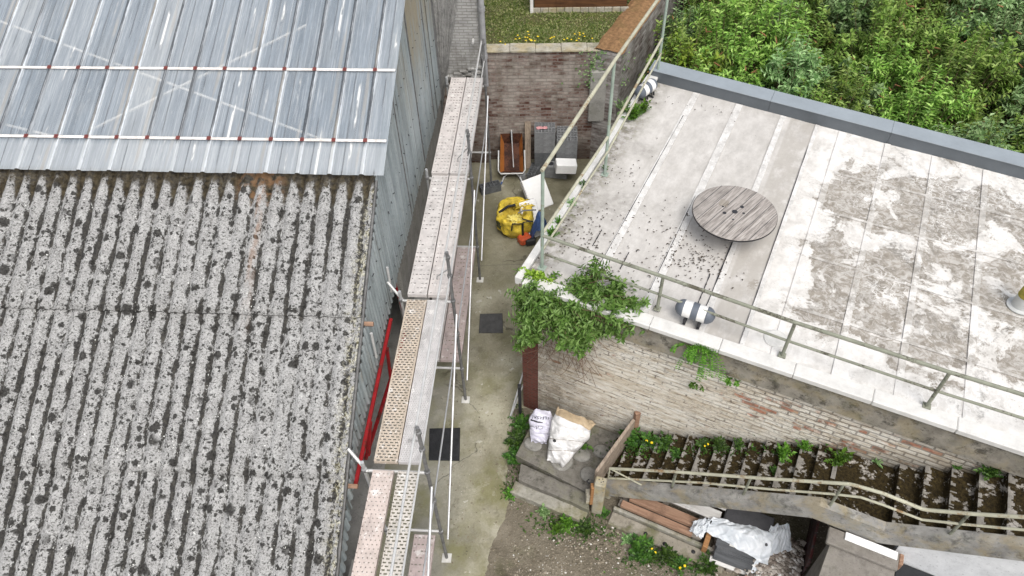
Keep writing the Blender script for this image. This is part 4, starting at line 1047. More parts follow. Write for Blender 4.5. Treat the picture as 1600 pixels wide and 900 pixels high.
# ------------------------------------------------------------------ scaffold
SM = Matrix.Translation((-.95,7.78,0)) @ Matrix.Rotation(-ALA,4,'Z')
sc = thing('scaffold','galvanised scaffold with perforated steel decks along the warehouse wall','scaffold',M=SM)
DZ=2.85; PY=[-6.05,-3.02,.0,3.10,6.30]
D_W1=deckmat('worn_white_deck',(.62,.575,.55),'dash'); D_W2=deckmat('worn_pinkish_deck',(.60,.565,.545),'dash')
D_SLOT=deckmat('beige_slotted_deck',(.52,.44,.355),'slot'); D_FINE=deckmat('pale_fine_deck',(.55,.53,.52),'fine')
D_DOT=deckmat('pinkish_dotted_deck',(.57,.485,.44),'dot'); D_SLOT2=deckmat('cream_slotted_deck',(.56,.52,.465),'slot'); D_LOW=deckmat('pink_lower_deck',(.52,.43,.41),'dash')
SEL=[None]
def deck(x0,x1,y0,y1,z,mat,par=sc):
    xc=(x0+x1)/2; hw=(x1-x0)/2; b=MB()
    # shallow steel tray: top skin, turned-down sides and end lips
    b.add([(-hw,0,.03),(hw,0,.03),(hw,y1-y0,.03),(-hw,y1-y0,.03)],[(0,1,2,3)])
    b.box((-hw,0,-.04),(-hw+.006,y1-y0,.0275)); b.box((hw-.006,0,-.04),(hw,y1-y0,.0275))
    b.box((-hw+.007,0,-.03),(hw-.007,.012,.0275)); b.box((-hw+.007,y1-y0-.012,-.03),(hw-.007,y1-y0,.0275))
    b.box((-hw,.0,.031),(-hw+.018,y1-y0,.038)); b.box((hw-.018,0,.031),(hw,y1-y0,.038))
    M=SM@Matrix.Translation((xc,y0,z)); return local_part('deck',b,mat,par,M)
deck(-.76,-.435,3.14,6.48,DZ,D_W1); deck(-.415,-.06,3.14,6.48,DZ,D_W2)
deck(-.735,-.425,.05,3.07,DZ,D_W2); deck(-.405,-.07,.05,3.07,DZ,D_W1)
deck(-.72,-.405,-2.93,-.06,DZ,D_SLOT); deck(-.39,-.10,-2.93,-.06,DZ,D_FINE)
deck(-.705,-.43,-6.0,-3.06,DZ,D_DOT); deck(-.37,-.10,-6.0,-3.06,DZ,D_SLOT2)
deck(-.40,-.03,.15,3.05,1.0,D_LOW); deck(-.38,-.07,-6.0,-3.1,1.0,D_LOW); deck(-.74,-.42,.15,3.05,1.0,D_W2)
for i,y in enumerate(PY):
    for x in (0,-.84):
        m_=MB(); zt=3.9 if x==0 else 3.0
        m_.tube([(x,y,.03),(x,y,zt)],.026,8); 
        p_=part('standard',m_,GALVD if x==0 else GALV,sc)
        m2=MB()
        for z in (1.0,2.0,2.82,3.4,3.8):
            if z<zt: m2=MB(); m2.lathe([(.029,z-.05),(.038,z-.045),(.042,z-.012),(.042,z+.012),(.030,z+.016)],10,Matrix.Translation((x,y,0))); part('coupler',m2,GALVD,p_)
        m2=MB(); m2.bbox((x-.075,y-.075,.006),(x+.075,y+.075,.014),None,.002); m2.tube([(x,y,.014),(x,y,.03)],.035,8); part('base_plate',m2,SOFT,sc)
    for z in (1.0,DZ-.065):
        m_=MB(); m_.tube([(-.86,y,z),(.03,y,z)],.022,8); part('transom',m_,WHITETUBE,sc)
    if i<3: m_=MB(); m_.tube([(-.80,y-.02,2.80),(-1.06,y+.18,3.02)],.022,8); part('wall_tie',m_,WHITETUBE,sc)
for i in range(4):
    y0,y1=PY[i],PY[i+1]
    for z,x,r in ((3.84,-.0,.017),(3.40,.035,.013),(2.0,.03,.013)):
        m_=MB(); m_.tube([(x-.03,y0-.06,z),(x-.03,y1+.06,z)],r,8); part('guard_rail',m_,WHITETUBE if z>3 else GALV,sc)
    m_=MB(); m_.tube([(.05,y0+.1,.5),(.05,y1-.1,2.6)],.017,8); part('diagonal_brace',m_,GALV,sc)
    m_=MB(); m_.tube([(0,y0+.05,3.5),(-.28,y0+.35,3.0),(-.30,y0+.40,DZ+.04)],.014,6); part('rail_strut',m_,WHITETUBE,sc)
# ------------------------------------------------------------------ ground objects in the alley
def flat(name,label,cat,quad,z,h,mat):
    ps=[at(*q,z+h) for q in quad]; b=MB(); n=len(ps)
    c_=sum(ps,Vector())/n
    inn=[c_+(q-c_)*.97 for q in ps]
    b.add([(q.x,q.y,z) for q in ps]+[(q.x,q.y,z+h*.7) for q in ps]+[(q.x,q.y,z+h) for q in inn],
      [tuple(range(n))]+[(i,(i+1)%n,n+(i+1)%n,n+i)[::-1] for i in range(n)]+[(n+i,n+(i+1)%n,2*n+(i+1)%n,2*n+i)[::-1] for i in range(n)]+[tuple(range(2*n,3*n))[::-1]])
    return solo(name,b,mat,label,cat)
flat('stone_slab','small dark grey square slab lying on the alley near the big bush','slab',((750,490),(785,489),(786,519),(748,519)),.006,.035,SLAB)
flat('rubber_mat','larger black square mat on the alley beside the scaffold','mat',((671,669),(719,668),(718,719),(670,718)),.006,.03,MATB)

# hollow concrete blocks
def block_mesh(nx=6,ny=2,L=.50,Wd=.20,H=.20):
    b=MB(); t=.018
    b.box((0,0,0),(L,t,H)); b.box((0,Wd-t,0),(L,Wd,H)); 
    if ny>1: b.box((t,Wd/2-t/2,.0),(L-t,Wd/2+t/2,H-.003))
    for k in range(nx+1):
        x=(L-t)*k/nx
        if ny>1:
            b.box((x,t+.0005,0),(x+t,Wd/2-t/2-.0005,H-.001)); b.box((x,Wd/2+t/2+.0005,0),(x+t,Wd-t-.0005,H-.001))
        else: b.box((x,t+.0005,0),(x+t,Wd-t-.0005,H-.001))
    b.box((t+.001,t+.001,.02),(L-t-.001,Wd-t-.001,.05))
    me=mesh(b,'concrete_block'); return me
BMESH=block_mesh(); BMESH.materials.append(BLOCK); BMESH2=block_mesh(); BMESH2.materials.append(BLOCKD)
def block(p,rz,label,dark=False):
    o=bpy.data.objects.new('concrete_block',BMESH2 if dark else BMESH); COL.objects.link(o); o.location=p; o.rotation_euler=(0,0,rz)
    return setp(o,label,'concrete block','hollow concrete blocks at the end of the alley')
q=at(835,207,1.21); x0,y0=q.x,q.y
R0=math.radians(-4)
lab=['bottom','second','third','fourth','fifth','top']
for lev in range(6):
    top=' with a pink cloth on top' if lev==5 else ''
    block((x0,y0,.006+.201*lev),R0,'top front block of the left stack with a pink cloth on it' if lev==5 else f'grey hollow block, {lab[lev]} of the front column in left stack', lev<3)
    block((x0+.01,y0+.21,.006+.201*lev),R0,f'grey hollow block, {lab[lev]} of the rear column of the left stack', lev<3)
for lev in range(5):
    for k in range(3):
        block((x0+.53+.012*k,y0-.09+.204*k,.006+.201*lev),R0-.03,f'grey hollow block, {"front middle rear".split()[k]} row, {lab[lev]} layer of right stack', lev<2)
bp=at(834,274,.2); block((bp.x+.02,bp.y-.02,.006),math.radians(72),'dark hollow block lying in front of the left stack',True)
bp=at(850,268,.2); block((bp.x+.02,bp.y,.006),math.radians(70),'dark hollow block between the two front blocks',True)
bp=at(753,306,.0); block((bp.x,bp.y,.006),math.radians(18),'lone dark hollow block on the alley beside the scaffold',True)
b=MB(); pk=at(846,200,1.22)
b.grid(lambda s,t:(pk.x-.12+.26*s+.02*nz((s*5,t*5,0)),pk.y-.05+.10*t,1.222+.03*abs(nz((s*6,t*6,2)))),12,6)
solo('pink_cloth',b,PINK,'crumpled pink cloth on the topmost block of the left stack','cloth')
# lintel block with round hole, foam boxes
p=at(851,278,0)
lb=thing('duct_block','grey duct block with a round hole under the white foam box','concrete block',loc=(p.x,p.y,.006),rotz=math.radians(-12))
b=MB(); b.bbox((0,0,0),(.55,.24,.36),None,.012); part('body',b,BLOCK,lb)
b=MB(); b.lathe([(.075,.3605),(.075,.3625)],20,Matrix.Translation((.13,.12,0))); part('round_hole',b,INK,lb)
b=MB()
for xx in (.27,.36,.45): b.box((xx,.05,.361),(xx+.025,.19,.3625))
part('slot',b,INK,lb)
p=at(868,272,.37)
def foam(label,p,M,size,bev=.015):
    b=MB(); b.bbox((0,0,0),size,M,bev); return solo('foam_block',b,STYRO,label,'foam block','white foam blocks by the roof edge')
foam('white foam block resting on the grey duct block',p,Matrix.Translation((p.x,p.y,.372))@Matrix.Rotation(math.radians(2),4,'Z')@Matrix.Rotation(math.radians(6),4,'Y'),(.50,.30,.26))
p=at(833,318,.3)
foam('tilted white foam sheet standing behind the yellow bag',p,Matrix.Translation((p.x+.0,p.y,.02))@Matrix.Rotation(math.radians(28),4,'Z')@Matrix.Rotation(math.radians(-42),4,'X'),(.58,.14,.78))
p=at(822,378,0)
foam('white foam slab leaning between the yellow bag and the blue tarp',p,Matrix.Translation((p.x+.06,p.y+.05,.02))@Matrix.Rotation(math.radians(22),4,'Z')@Matrix.Rotation(math.radians(-35),4,'X'),(.40,.16,.86))
b=MB(); p=at(812,272,0)
b.bbox((p.x-.02,p.y-.25,.006),(p.x+.14,p.y-.10,.16),None,.01); b.bbox((p.x+.16,p.y-.27,.006),(p.x+.32,p.y-.12,.14),None,.01)
solo('block_offcuts',b,BLOCK,'two small pale block offcuts on the ground by the barrow','offcut')
b=MB(); p=at(842,350,.45)
def tarp(s,t):
    a=s*math.pi; r=.26*(1-.35*t)
    return (p.x+.02+.36*(s-.5)*1.2+.03*nz((s*7,t*7,1)), p.y-.02+.32*(t-.5)+.04*nz((s*5,t*6,4)), .10+.72*math.sin(a)*(.45+.55*math.sin(t*math.pi))+.05*nz((s*8,t*8,7)))
b.grid(tarp,26,22); solo('blue_tarp',b,BLUE,'blue tarpaulin bundle half hidden by the roof edge','tarpaulin',smooth=True)
# plank leaning
p0=at(825,264,0); p1=at(830,187,0); 
pb_=Vector((p0.x,p0.y,.02)); pt_=Vector((p0.x+.02,14.98,0)); pt_.z=zat(830,190,pt_)
b=MB(); b.beam(pb_,pt_,.15,.04,Vector((0,-1,.5)),.004); solo('wooden_plank',b,OLDWOOD,'weathered plank leaning on the far brick wall beside the barrow','plank')
# wheelbarrow, standing with handles toward the camera, tray tipped up against the wall
pf=at(800,281,0)
wb=thing('wheelbarrow','rusty orange wheelbarrow tipped up against the far brick wall','wheelbarrow',loc=(pf.x,pf.y,0),rotz=math.radians(-2))
tl=math.radians(38)
TM=Matrix.Translation((0,.02,.20))@Matrix.Rotation(tl,4,'X')
def tray(x,y,z): return TM@Vector((x,y,z))
b=MB(); W2,Lt=.29,.98
fl4=[(-.19,.10,-.16),(.19,.10,-.16),(.19,Lt-.18,-.16),(-.19,Lt-.18,-.16)]; rm4=[(-W2,0,.05),(W2,0,.05),(W2*.92,Lt,.05),(-W2*.92,Lt,.05)]
vsx=[tray(*q) for q in fl4]+[tray(*q) for q in rm4]+[tray(q[0],q[1],q[2]-.008) for q in fl4]+[tray(q[0]*1.02,q[1],q[2]-.008) for q in rm4]
b.add([vsx[i] for i in range(8)]+[vsx[8+i] for i in range(8)],[(0,1,2,3),(0,4,5,1),(2,6,7,3),(8,11,10,9),(8,9,13,12),(10,11,15,14)])
part('tray',b,RUSTB,wb)
b=MB()
b.add([vsx[1],vsx[5],vsx[6],vsx[2]],[(0,1,2,3)]); b.add([vsx[3],vsx[7],vsx[4],vsx[0]],[(0,1,2,3)]); part('tray_side',b,RUSTO,wb)
b=MB(); b.tube([tray(-W2-.03,.55,.06),tray(-W2-.04,.05,.06),tray(-W2+.02,-.03,.06),tray(W2-.02,-.03,.06),tray(W2+.04,.05,.06),tray(W2+.03,.55,.06)],.019,8); part('handle_frame',b,WHITETUBE,wb)
for s_ in (-1,1):
    b=MB(); b.tube([(s_*.12,.05,.14),(s_*.20,-.02,.10),(s_*.26,-.16,.02)],.018,8); lg=part('leg',b,GALV,wb)
    b=MB(); b.tube([(s_*.245,-.13,.04),(s_*.275,-.19,.012)],.024,8); part('foot',b,BLUE,lg)
b=MB(); b.lathe([(.05,-.04),(.17,-.04),(.20,-.02),(.20,.02),(.17,.04),(.05,.04)],24,TM@Matrix.Translation((0,Lt+.02,-.18))@Matrix.Rotation(math.pi/2,4,'Y')); part('wheel',b,DARK,wb)
a=pf+Vector((.05,.18,.25)); e=Vector((pf.x+.03,14.99,0)); e.z=zat(801,203,e)
b=MB(); b.tube([a,e],.014,8); solo('broom_handle',b,GALV,'thin grey handle standing in the barrow against the wall','handle')

# yellow bag with hand tools, red machine
def blob(mb,c_,r,seed,amp=.12,n=28,flat=.0,fold=0):
    def f(s,t):
        th=s*2*math.pi; ph=t*math.pi; d=Vector((math.sin(ph)*math.cos(th),math.sin(ph)*math.sin(th),math.cos(ph)))
        k=1+amp*nz(d,2.2,seed)+amp*.5*nz(d,5,seed)-fold*abs(nz(d,3.3,seed+5))-fold*.6*abs(nz(d,7,seed+9))
        q=Vector((d.x*r[0]*k,d.y*r[1]*k,d.z*r[2]*k))
        if q.z<-r[2]*.75: q.z=-r[2]*.75
        return c_+q
    mb.grid(f,n,n//2)
p=at(806,372,0); pm_=p
yb=thing('yellow_bag','open yellow bulk bag with dark lettering beside the scaffold','bag',loc=(p.x,p.y,0))
def bagf(s,t):
    th=s*2*math.pi
    rr=(.40 if t<.7 else .40-(t-.7)*.45)*(1+.14*nz((math.cos(th)*1.5,math.sin(th)*1.5,t*2),1.5,3)-.13*abs(nz((math.cos(th)*3,math.sin(th)*3,t*2.2),1.5,8))-.07*abs(nz((math.cos(th)*7,math.sin(th)*7,t*4),1.5,18)))
    rr*= .55+.45*min(1,t*3+.2)
    return Vector((rr*math.cos(th)*1.08,rr*math.sin(th)*1.05+.25,.006+.62*min(t*1.3,1)+(.10*math.sin(th)+.05*nz((math.cos(th)*3,math.sin(th)*3,0),1,5))*t))
b=MB(); b.grid(bagf,84,36); part('bag_body',b,YEL,yb,smooth=True)
def lin(s,t):
    th=s*2*math.pi; q=bagf(s,1.0); k=1-.75*t
    return Vector((q.x*k,(q.y-.25)*k+.25,q.z-.30*t))
b=MB(); b.grid(lin,48,6); part('bag_inside',b,plain('yellow_sack_inside',(.50,.37,.05),.35,.6,9),yb,smooth=True)
b=MB(); blob(b,Vector((.14,.44,.62)),(.32,.16,.12),4,.35,56,fold=.9); part('folded_flap',b,YEL,yb,smooth=True)
b=MB(); blob(b,Vector((-.02,.03,.50)),(.26,.17,.16),9,.25,56,fold=.8); part('folded_flap',b,plain('pale_yellow_sack',(.74,.62,.16),.25,.4,8,spec=.45),yb,smooth=True)
b=MB(); b.tube([(-.36,.22,.60),(-.15,.28,.72),(.02,.30,.74)],.03,8); part('handle_loop',b,DARK,yb)
bg_=MB()
def band(s,t):
    q=bagf(.40+.20*s,.34+.30*t); d=Vector((q.x,q.y-.25,0)).normalized(); return q+d*.006
bg_.grid(band,16,8); part('lettering_panel',bg_,plain('olive_print',(.07,.07,.03),.3,.6,9),yb,smooth=True)
def text_mesh(txt,size):
    cu=bpy.data.curves.new('lettering','FONT'); cu.body=txt; cu.size=size; cu.resolution_u=2; cu.align_x='CENTER'; cu.align_y='CENTER'
    o=bpy.data.objects.new('lettering',cu); COL.objects.link(o); bpy.context.view_layer.update()
    me=bpy.data.meshes.new_from_object(o.evaluated_get(bpy.context.evaluated_depsgraph_get())); COL.objects.unlink(o); bpy.data.objects.remove(o); 
    mb=MB(); mb.v=[tuple(v.co) for v in me.vertices]; mb.f=[tuple(q.vertices) for q in me.polygons]; return mb
tm=text_mesh('BOX',1.0)
W_=max(abs(v[0]) for v in tm.v); 
tv=[]
for v in tm.v:
    q=bagf(.50-.06*v[1]/.7*1.6, .49+.13*(-v[0])/W_); d=Vector((q.x,q.y-.25,0)).normalized(); tv.append(q+d*.012)
tm.v=[tuple(q) for q in tv]; part('lettering',tm,plain('pale_print',(.75,.70,.30),.1,.6,9),yb)
tl_=thing('hand_tool','black and orange power tool with bent handles lying against the yellow bag','power tool',loc=(at(818,380,0).x,at(818,380,0).y,0))
b=MB(); b.bbox((-.12,-.12,.03),(.16,.10,.24),Matrix.Rotation(.5,4,'Z'),.04); part('casing',b,ORED,tl_)
b=MB(); b.bbox((.02,-.16,.02),(.26,.06,.20),Matrix.Rotation(.2,4,'Z'),.03); part('motor',b,DARK,tl_)
b=MB(); b.tube([(-.02,0,.2),(-.02,.05,.55),(-.24,.0,.60),(-.26,-.05,.45)],.017,8); part('handle',b,DARK,tl_)
b=MB(); b.tube([(.0,.02,.22),(.0,.04,.60),(.20,.05,.62),(.22,.10,.55),(-.02,.16,.60)],.015,8); part('handle',b,DARK,tl_)
b=MB(); b.tube([(-.10,.22,.72),(.02,.25,.76),(.30,.28,.74)],.018,8); part('spade_shaft',b,GALVD,tl_)

# leaning metal barrier by the building corner
p=at(797,653,0)
fc=thing('metal_barrier','narrow grey metal barrier panel leaning beside the red brick corner','barrier',loc=(p.x,p.y,0))
q1=at(824,560,.95)-p; q2=at(826,645,.1)-p
b=MB(); b.tube([(0,0,.02),(q1.x,q1.y,.95),(q1.x+.02,q1.y-.04,.97)],.018,8); part('frame_bar',b,GALV,fc)
b=MB(); b.tube([(.03,.06,.02),(q1.x+.05,q1.y-.1,.85)],.012,8); part('frame_bar',b,WHITETUBE,fc)
b=MB(); b.bbox((.16,-.02,.0),(.22,.05,1.0),None,.006); part('dark_post',b,DARK,fc)

# ------------------------------------------------------------------ sacks on the landing
lbz=.30
p=at(842,672,lbz)
ls=thing('plastic_sack','slim lilac white sack with dark upside-down print slumped by the brick corner','sack',loc=(p.x,p.y,lbz))
def pillow(A,B,Wd,T,seed,taper,crease,rough_):
    # slumped filled bag lying from foot A to head B; returns surface(x in -1..1, t in 0..1, top side) in world space
    A,B=Vector(A),Vector(B); l=(B-A); n0=Vector((0,-.55,1)); w_=l.cross(n0).normalized(); n_=w_.cross(l).normalized()
    def f(s,t):
        th=s*2*math.pi; c_,s_=math.cos(th),math.sin(th)
        wv=Wd/2*(taper(t))*(1+.10*nz((t*4,c_*1.5,seed),1.3)); hv=T/2*max(0,1-abs(2*t-1)**3.2)**.6
        X=math.copysign(abs(c_)**.75,c_)*wv; Zv=math.copysign(abs(s_)**.8,s_)*hv
        if Zv<0: Zv*=.45
        q=(X*7,t*9,seed); r=nz((q[0]*.5,q[1]*.5,q[2]),1)
        d=rough_*(r*1.2-1.1*abs(nz((q[0]*.8+t*3,q[1]*.9,seed+4),1))-.6*abs(nz((q[0]*2,q[1]*1.7,seed+8),1)))
        for (tc,sl,dp) in crease: d-=dp*max(0,1-abs(t-tc-sl*X/Wd)*16)
        return A+l*t+w_*X+n_*(Zv+T*.22+d*max(0,min(1,(s_+.5)))*(1 if 0<t<1 else 0))+l.normalized()*(.05*nz((c_*2,s_*2,seed+2),1)*(abs(2*t-1)**2))
    return f
A_=at(842,690,lbz); B_=at(848,640,lbz+.42)
sackf=pillow(A_,B_,.45,.26,3,lambda t:(.62+.55*t if t<.6 else .95-.35*((t-.6)/.4)**2),((.42,.2,.02),),.055)
b=MB(); b.grid(sackf,64,44); part('sack_body',b,LILAC,ls,world=True,smooth=True)
def wraptext(txt,tc,hh,s0,ww,sl):
    m_=text_mesh(txt,1.0); X=max(abs(v[0]) for v in m_.v); Yv=max(abs(v[1]) for v in m_.v); nv=[]
    for v in m_.v:
        a=-v[0]/X; c_=-v[1]/Yv; s_=s0-a*ww; t=tc+c_*hh+sl*a
        q=sackf(s_,t); e=(sackf(s_+.01,t)-q).cross(sackf(s_,t+.01)-q).normalized()
        if e.z<0: e=-e
        nv.append(tuple(q+e*.009))
    m_.v=nv; part('lettering',m_,INK,ls,world=True)
wraptext('TERSAL',.80,.05,.27,.12,.03); wraptext('OULLZ',.50,.06,.33,.10,.03)
b=MB()
def pline(s,t):
    s_=.24+.16*s; tt=.655+.03*t+.02*s; q=sackf(s_,tt); e=(sackf(s_+.01,tt)-q).cross(sackf(s_,tt+.01)-q).normalized()
    return q+(e if e.z>0 else -e)*.008
b.grid(pline,10,2); part('printed_line',b,INK,ls,world=True)
A_=at(868,722,lbz); B_=at(900,648,lbz+.50); p=at(884,700,lbz)
ws=thing('plastic_sack','bulky dirty white creased sack with a brown torn top slumped on the landing','sack',loc=(p.x,p.y,lbz))
big=pillow(A_,B_,.74,.42,17,lambda t:(.42+.75*t if t<.7 else .945),((.28,.25,.035),(.50,.25,.035),(.72,.2,.03)),.06)
def bigc(s,t): return big(s,t*.86)
b=MB(); b.grid(bigc,80,60); part('sack_body',b,BAGW,ws,world=True,smooth=True)
def bigt(s,t): return big(s,.861+.139*t)
b=MB(); b.grid(bigt,80,10); part('torn_top',b,BAGB,ws,world=True,smooth=True)
for t0,sl in ((.28,.25),(.50,.25)):
    b=MB(); pts=[]
    for k in range(25):
        s_=.03+.44*k/24; X=math.copysign(abs(math.cos(s_*6.2832))**.75,math.cos(s_*6.2832))*.33; q=big(s_,t0+sl*X/.74); pts.append(q+Vector((0,-.003,.006)))
    b.tube(pts,.004,5); part('crease_shade',b,GREYW,ws,world=True)  # thin dark tube draws the shade along the crease
b=MB(); q=big(.34,.40); b.stone(q+Vector((0,-.01,.015)),.032,.5); part('dark_tag',b,DARK,ws,world=True)
b=MB()
for k in range(16):
    a=random.uniform(-.3,.5); b.tube([Vector((p.x+.02+.3*random.random(),p.y+.16+.05*random.random(),.75)),Vector((p.x+.1+.3*random.random(),p.y+.25,.55+.3*random.random()))],.004,4)
solo('dry_twigs',b,TWIG,'bundle of dry brown twigs behind the white sack','twigs')

# ------------------------------------------------------------------ things below the stairs
def gq(px,py,z=0): return at(px,py,z)
kd=(gq(1100,878)-gq(955,815)); kd.z=0; klen=kd.length; kd.normalize(); ka=math.atan2(kd.y,kd.x)
k0=gq(952,812)
kb=MB(); 
kt=thing('concrete_kerb','mossy broken concrete kerb below the timber pile','kerb',loc=(k0.x,k0.y,0),rotz=ka)
kb.bbox((0,-.10,0),(1.9,.14,.06),None,.015); part('slab',kb,KERBC,kt)
kb=MB(); kb.bbox((0,.15,0),(1.7,.21,.13),None,.012); part('upstand',kb,STEPC2,kt)
for (x,y) in ((.62,.0),(.95,-.03),(1.4,.04)):
    kb=MB(); kb.lathe([(.035,.06),(.025,.075),(.005,.08)],8,Matrix.Translation((x,y,0))); part('dark_stone',kb,DARK,kt)
TM2=Matrix.Translation((k0.x,k0.y,0))@Matrix.Rotation(ka,4,'Z')
def timber(name,label,lo,hi,mat,cat='timber',rot=0,group='timbers stored under the stairs',tilt=0):
    M=TM2@Matrix.Translation(lo)@Matrix.Rotation(rot,4,'Z')@Matrix.Rotation(tilt,4,'Y'); c_=Vector(hi)-Vector(lo)
    b=MB(); b.bbox((0,0,0),c_,None,.006); o=part(name,b,mat); o.matrix_world=M; return setp(o,label,cat,group)
# building-frame v axis is about +y in this frame
timber('timber_beam','lower brown timber beam at the outer edge under the stairs',(.10,.20,.16),(1.30,.31,.24),BROWNW)
timber('timber_beam','upper brown timber with an orange end under the stairs',(.20,.33,.22),(1.42,.49,.31),BROWNW)
timber('white_board','long white board behind the brown timbers under the stairs',(.60,.52,.38),(1.62,.70,.42),WHITEW)
timber('white_board','white grooved board furthest under the stairs',(.95,.72,.44),(1.75,.88,.48),WHITEW)
timber('white_board','short white board tucked under the first steps',(.28,.52,.30),(.58,.64,.34),WHITEW)
timber('timber_beam','short orange upright timber beside the plastic sheet',(1.50,.10,.0),(1.58,.40,.26),ORANGEW)
pg=thing('wooden_pallet','worn pallet carrying the timbers under the stairs','pallet',M=TM2)
for y in (.24,.44,.64):
    b=MB(); b.bbox((.05,y,.10),(1.45,y+.12,.155),None,.006); part('board',b,GREYW,pg)
for x in (.08,.7,1.32):
    b=MB(); b.bbox((x,.24,.006),(x+.1,.76,.098),None,.006); part('bearer',b,GREYW,pg)
b=MB(); b.bbox((.0,0,0),(.05,.04,.012),TM2@Matrix.Translation((.88,.33,.245))@Matrix.Rotation(.4,4,'Z'),.002); solo('paper_scrap',b,WHITEM,'small white scrap lying on the brown timbers','scrap')
# slate pile on small pallet
sp0=gq(1122,872)
sp=at(1106,880,.0); sa=ka+.05
SMt=Matrix.Translation((sp.x,sp.y,0))@Matrix.Rotation(sa,4,'Z')
pp=thing('wooden_pallet','small wooden pallet under the grey slate pile','pallet',M=SMt)
for y in (-.02,.16,.33):
    b=MB(); b.bbox((0,y,.10),(.66,y+.10,.14),None,.005); part('board',b,WHITEW if y<0 else GREYW,pp)
for x in (.03,.28,.55):
    b=MB(); b.bbox((x,-.02,.006),(x+.09,.43,.098),None,.005); part('bearer',b,GREYW,pp)
sl_=thing('slate_pile','pile of dark grey slate tiles stacked on the small pallet','slate tiles',M=SMt)
zz=.142
for k in range(9):
    a=random.uniform(-.02,.02); th=.022
    w_=.58 if k<6 else .54
    b=MB(); b.bbox((.04+a,.03+.018*k*(k>4),zz),(.04+w_+a,.40+a*.5,zz+th-.001),None,.004); part('tile',b,SLATE,sl_); zz+=th
b=MB(); b.bbox((.22,.24,zz+.001),(.34,.34,zz+.012),Matrix(),.003); solo_b=part('mortar_lump',b,SOFT,sl_)
# plastic sheet over a box, dark box
pq=gq(1150,845); 
bxm=MB(); bxm.bbox((3.95,-.93,0),(4.68,-.42,.50),BM,.02); solo('covered_crate',bxm,plain('dark_crate',(.07,.07,.075),.25,.8,6),'dark crate under the stairs partly wrapped in plastic sheet','crate')
def drape(A,B,C_,D_,bulge,seed,fold=.03):
    A,B,C_,D_=[Vector(q) for q in (A,B,C_,D_)]
    def f(s,t):
        q=A.lerp(B,s).lerp(D_.lerp(C_,s),t)
        e=fold*nz((s*4,t*3,seed),1.2)-fold*1.6*abs(nz((s*7+t*2,t*2.2,seed+3),1.2))-fold*.8*abs(nz((s*13-t*4,t*4,seed+7),1))
        w_=.04*(1 if s in(0,1) or t in (0,1) else .3)
        q=q+Vector((w_*nz((s*4,t*4,seed+1),1),w_*nz((s*4,t*4,seed+5),1),e*1.6+bulge*math.sin(math.pi*min(1,t*1.1))*math.sin(math.pi*s)))
        q.z=max(q.z,.02); return bl(*q)
    b=MB(); b.grid(f,60,44); return b
b=drape((3.80,-.82,.52),(4.72,-.70,.57),(4.76,-1.16,.38),(3.76,-1.04,.40),.08,1,.018); solo('plastic_sheet',b,SHEET,'crumpled translucent white plastic sheet hanging out under the stairs','plastic sheet',smooth=True)
b=drape((4.64,-.60,.55),(4.88,-.48,.60),(5.04,-.76,.40),(4.55,-1.36,.22),.07,4,.018); solo('plastic_sheet',b,SHEET,'loose white plastic flap spread toward the rubble heap','plastic sheet',smooth=True)
b=drape((3.55,-.96,.46),(3.80,-.84,.52),(3.74,-1.14,.36),(3.52,-1.12,.36),.05,9,.04); solo('plastic_sheet',b,SHEET,'small crumpled plastic scrap on the ends of the brown timbers','plastic sheet',smooth=True)
# rubble heap
rb=MB()
for k in range(1100):
    u_=random.gauss(5.0,.20); v_=random.gauss(-1.12,.30)
    if v_>-.45 or u_>5.22: continue
    z_=max(0,.34-.5*((u_-4.95)**2+(v_+1.0)**2))
    q=bl(u_,v_,z_+random.uniform(0,.03)); rb.stone(q,random.uniform(.018,.062),random.uniform(.3,.9))
m=Mat('rubble'); r=m.island(); RUB=m.done(m.ramp(r,[(0,(.13,.105,.085)),(.4,(.31,.265,.225)),(.75,(.48,.44,.39)),(1,(.78,.76,.73))]),.95,m.noise(m.obj(),40,4),.4,.006)
solo('rubble',rb,RUB,kind='stuff')
b=MB(); b.bbox((4.62,-1.62,0),(4.70,-1.28,.22),BM,.008); solo('timber_beam',b,GREYW,'grey upright board end between the sheet and the rubble','timber')
b=MB(); b.bbox((4.50,-1.64,0),(4.58,-1.36,.20),BM,.008); solo('timber_beam',b,BROWNW,'pinkish brown board end beside the slate pile','timber')
b=MB(); b.bbox((5.26,-.98,0),(5.30,.06,.62),BM,.01); solo('brick_infill_wall',b,INFILL,'dark brick infill wall below the stair landing','wall')
# concrete bunker and white board
CZ=1.82
cq=[BI@at(*q,CZ) for q in ((1300,832),(1398,872),(1392,915),(1275,900))]
cb=thing('concrete_bunker','brown concrete bunker roof below the middle stair landing','bunker',M=BM)
b=MB(); b.prism([(5.30,-1.02),(6.10,-1.02),(6.10,-1.75),(5.22,-1.75)],CZ-.12,[CZ,CZ,CZ-.03,CZ-.03]); part('roof_slab',b,CANOPY,cb)
b=MB(); b.box((5.31,-1.70,0),(5.39,-1.04,CZ-.121)); part('side_wall',b,CANOPY,cb)
b=MB(); b.box((5.98,-1.70,0),(6.06,-1.04,CZ-.121)); part('side_wall',b,CANOPY,cb)
b=MB(); b.box((5.40,-1.68,0),(5.97,-1.62,CZ-.121)); part('front_board',b,GREYW,cb)
b=MB(); b.bbox((5.21,-1.27,CZ+.002),(6.11,-1.021,CZ+.07),None,.012); part('roof_step',b,CANOPY,cb)
b=MB(); b.bbox((5.42,-1.14,CZ+.072),(6.08,-1.025,CZ+.10),BM,.006); solo('white_board',b,WHITEM,'clean white board lying on the brown concrete bunker','board')
b=MB(); b.bbox((6.115,-1.16,CZ-.12),(6.17,-1.005,CZ+.06),BM,.01); solo('timber_beam',b,BROWNW,'short dark timber stub at the right end of the bunker','timber')
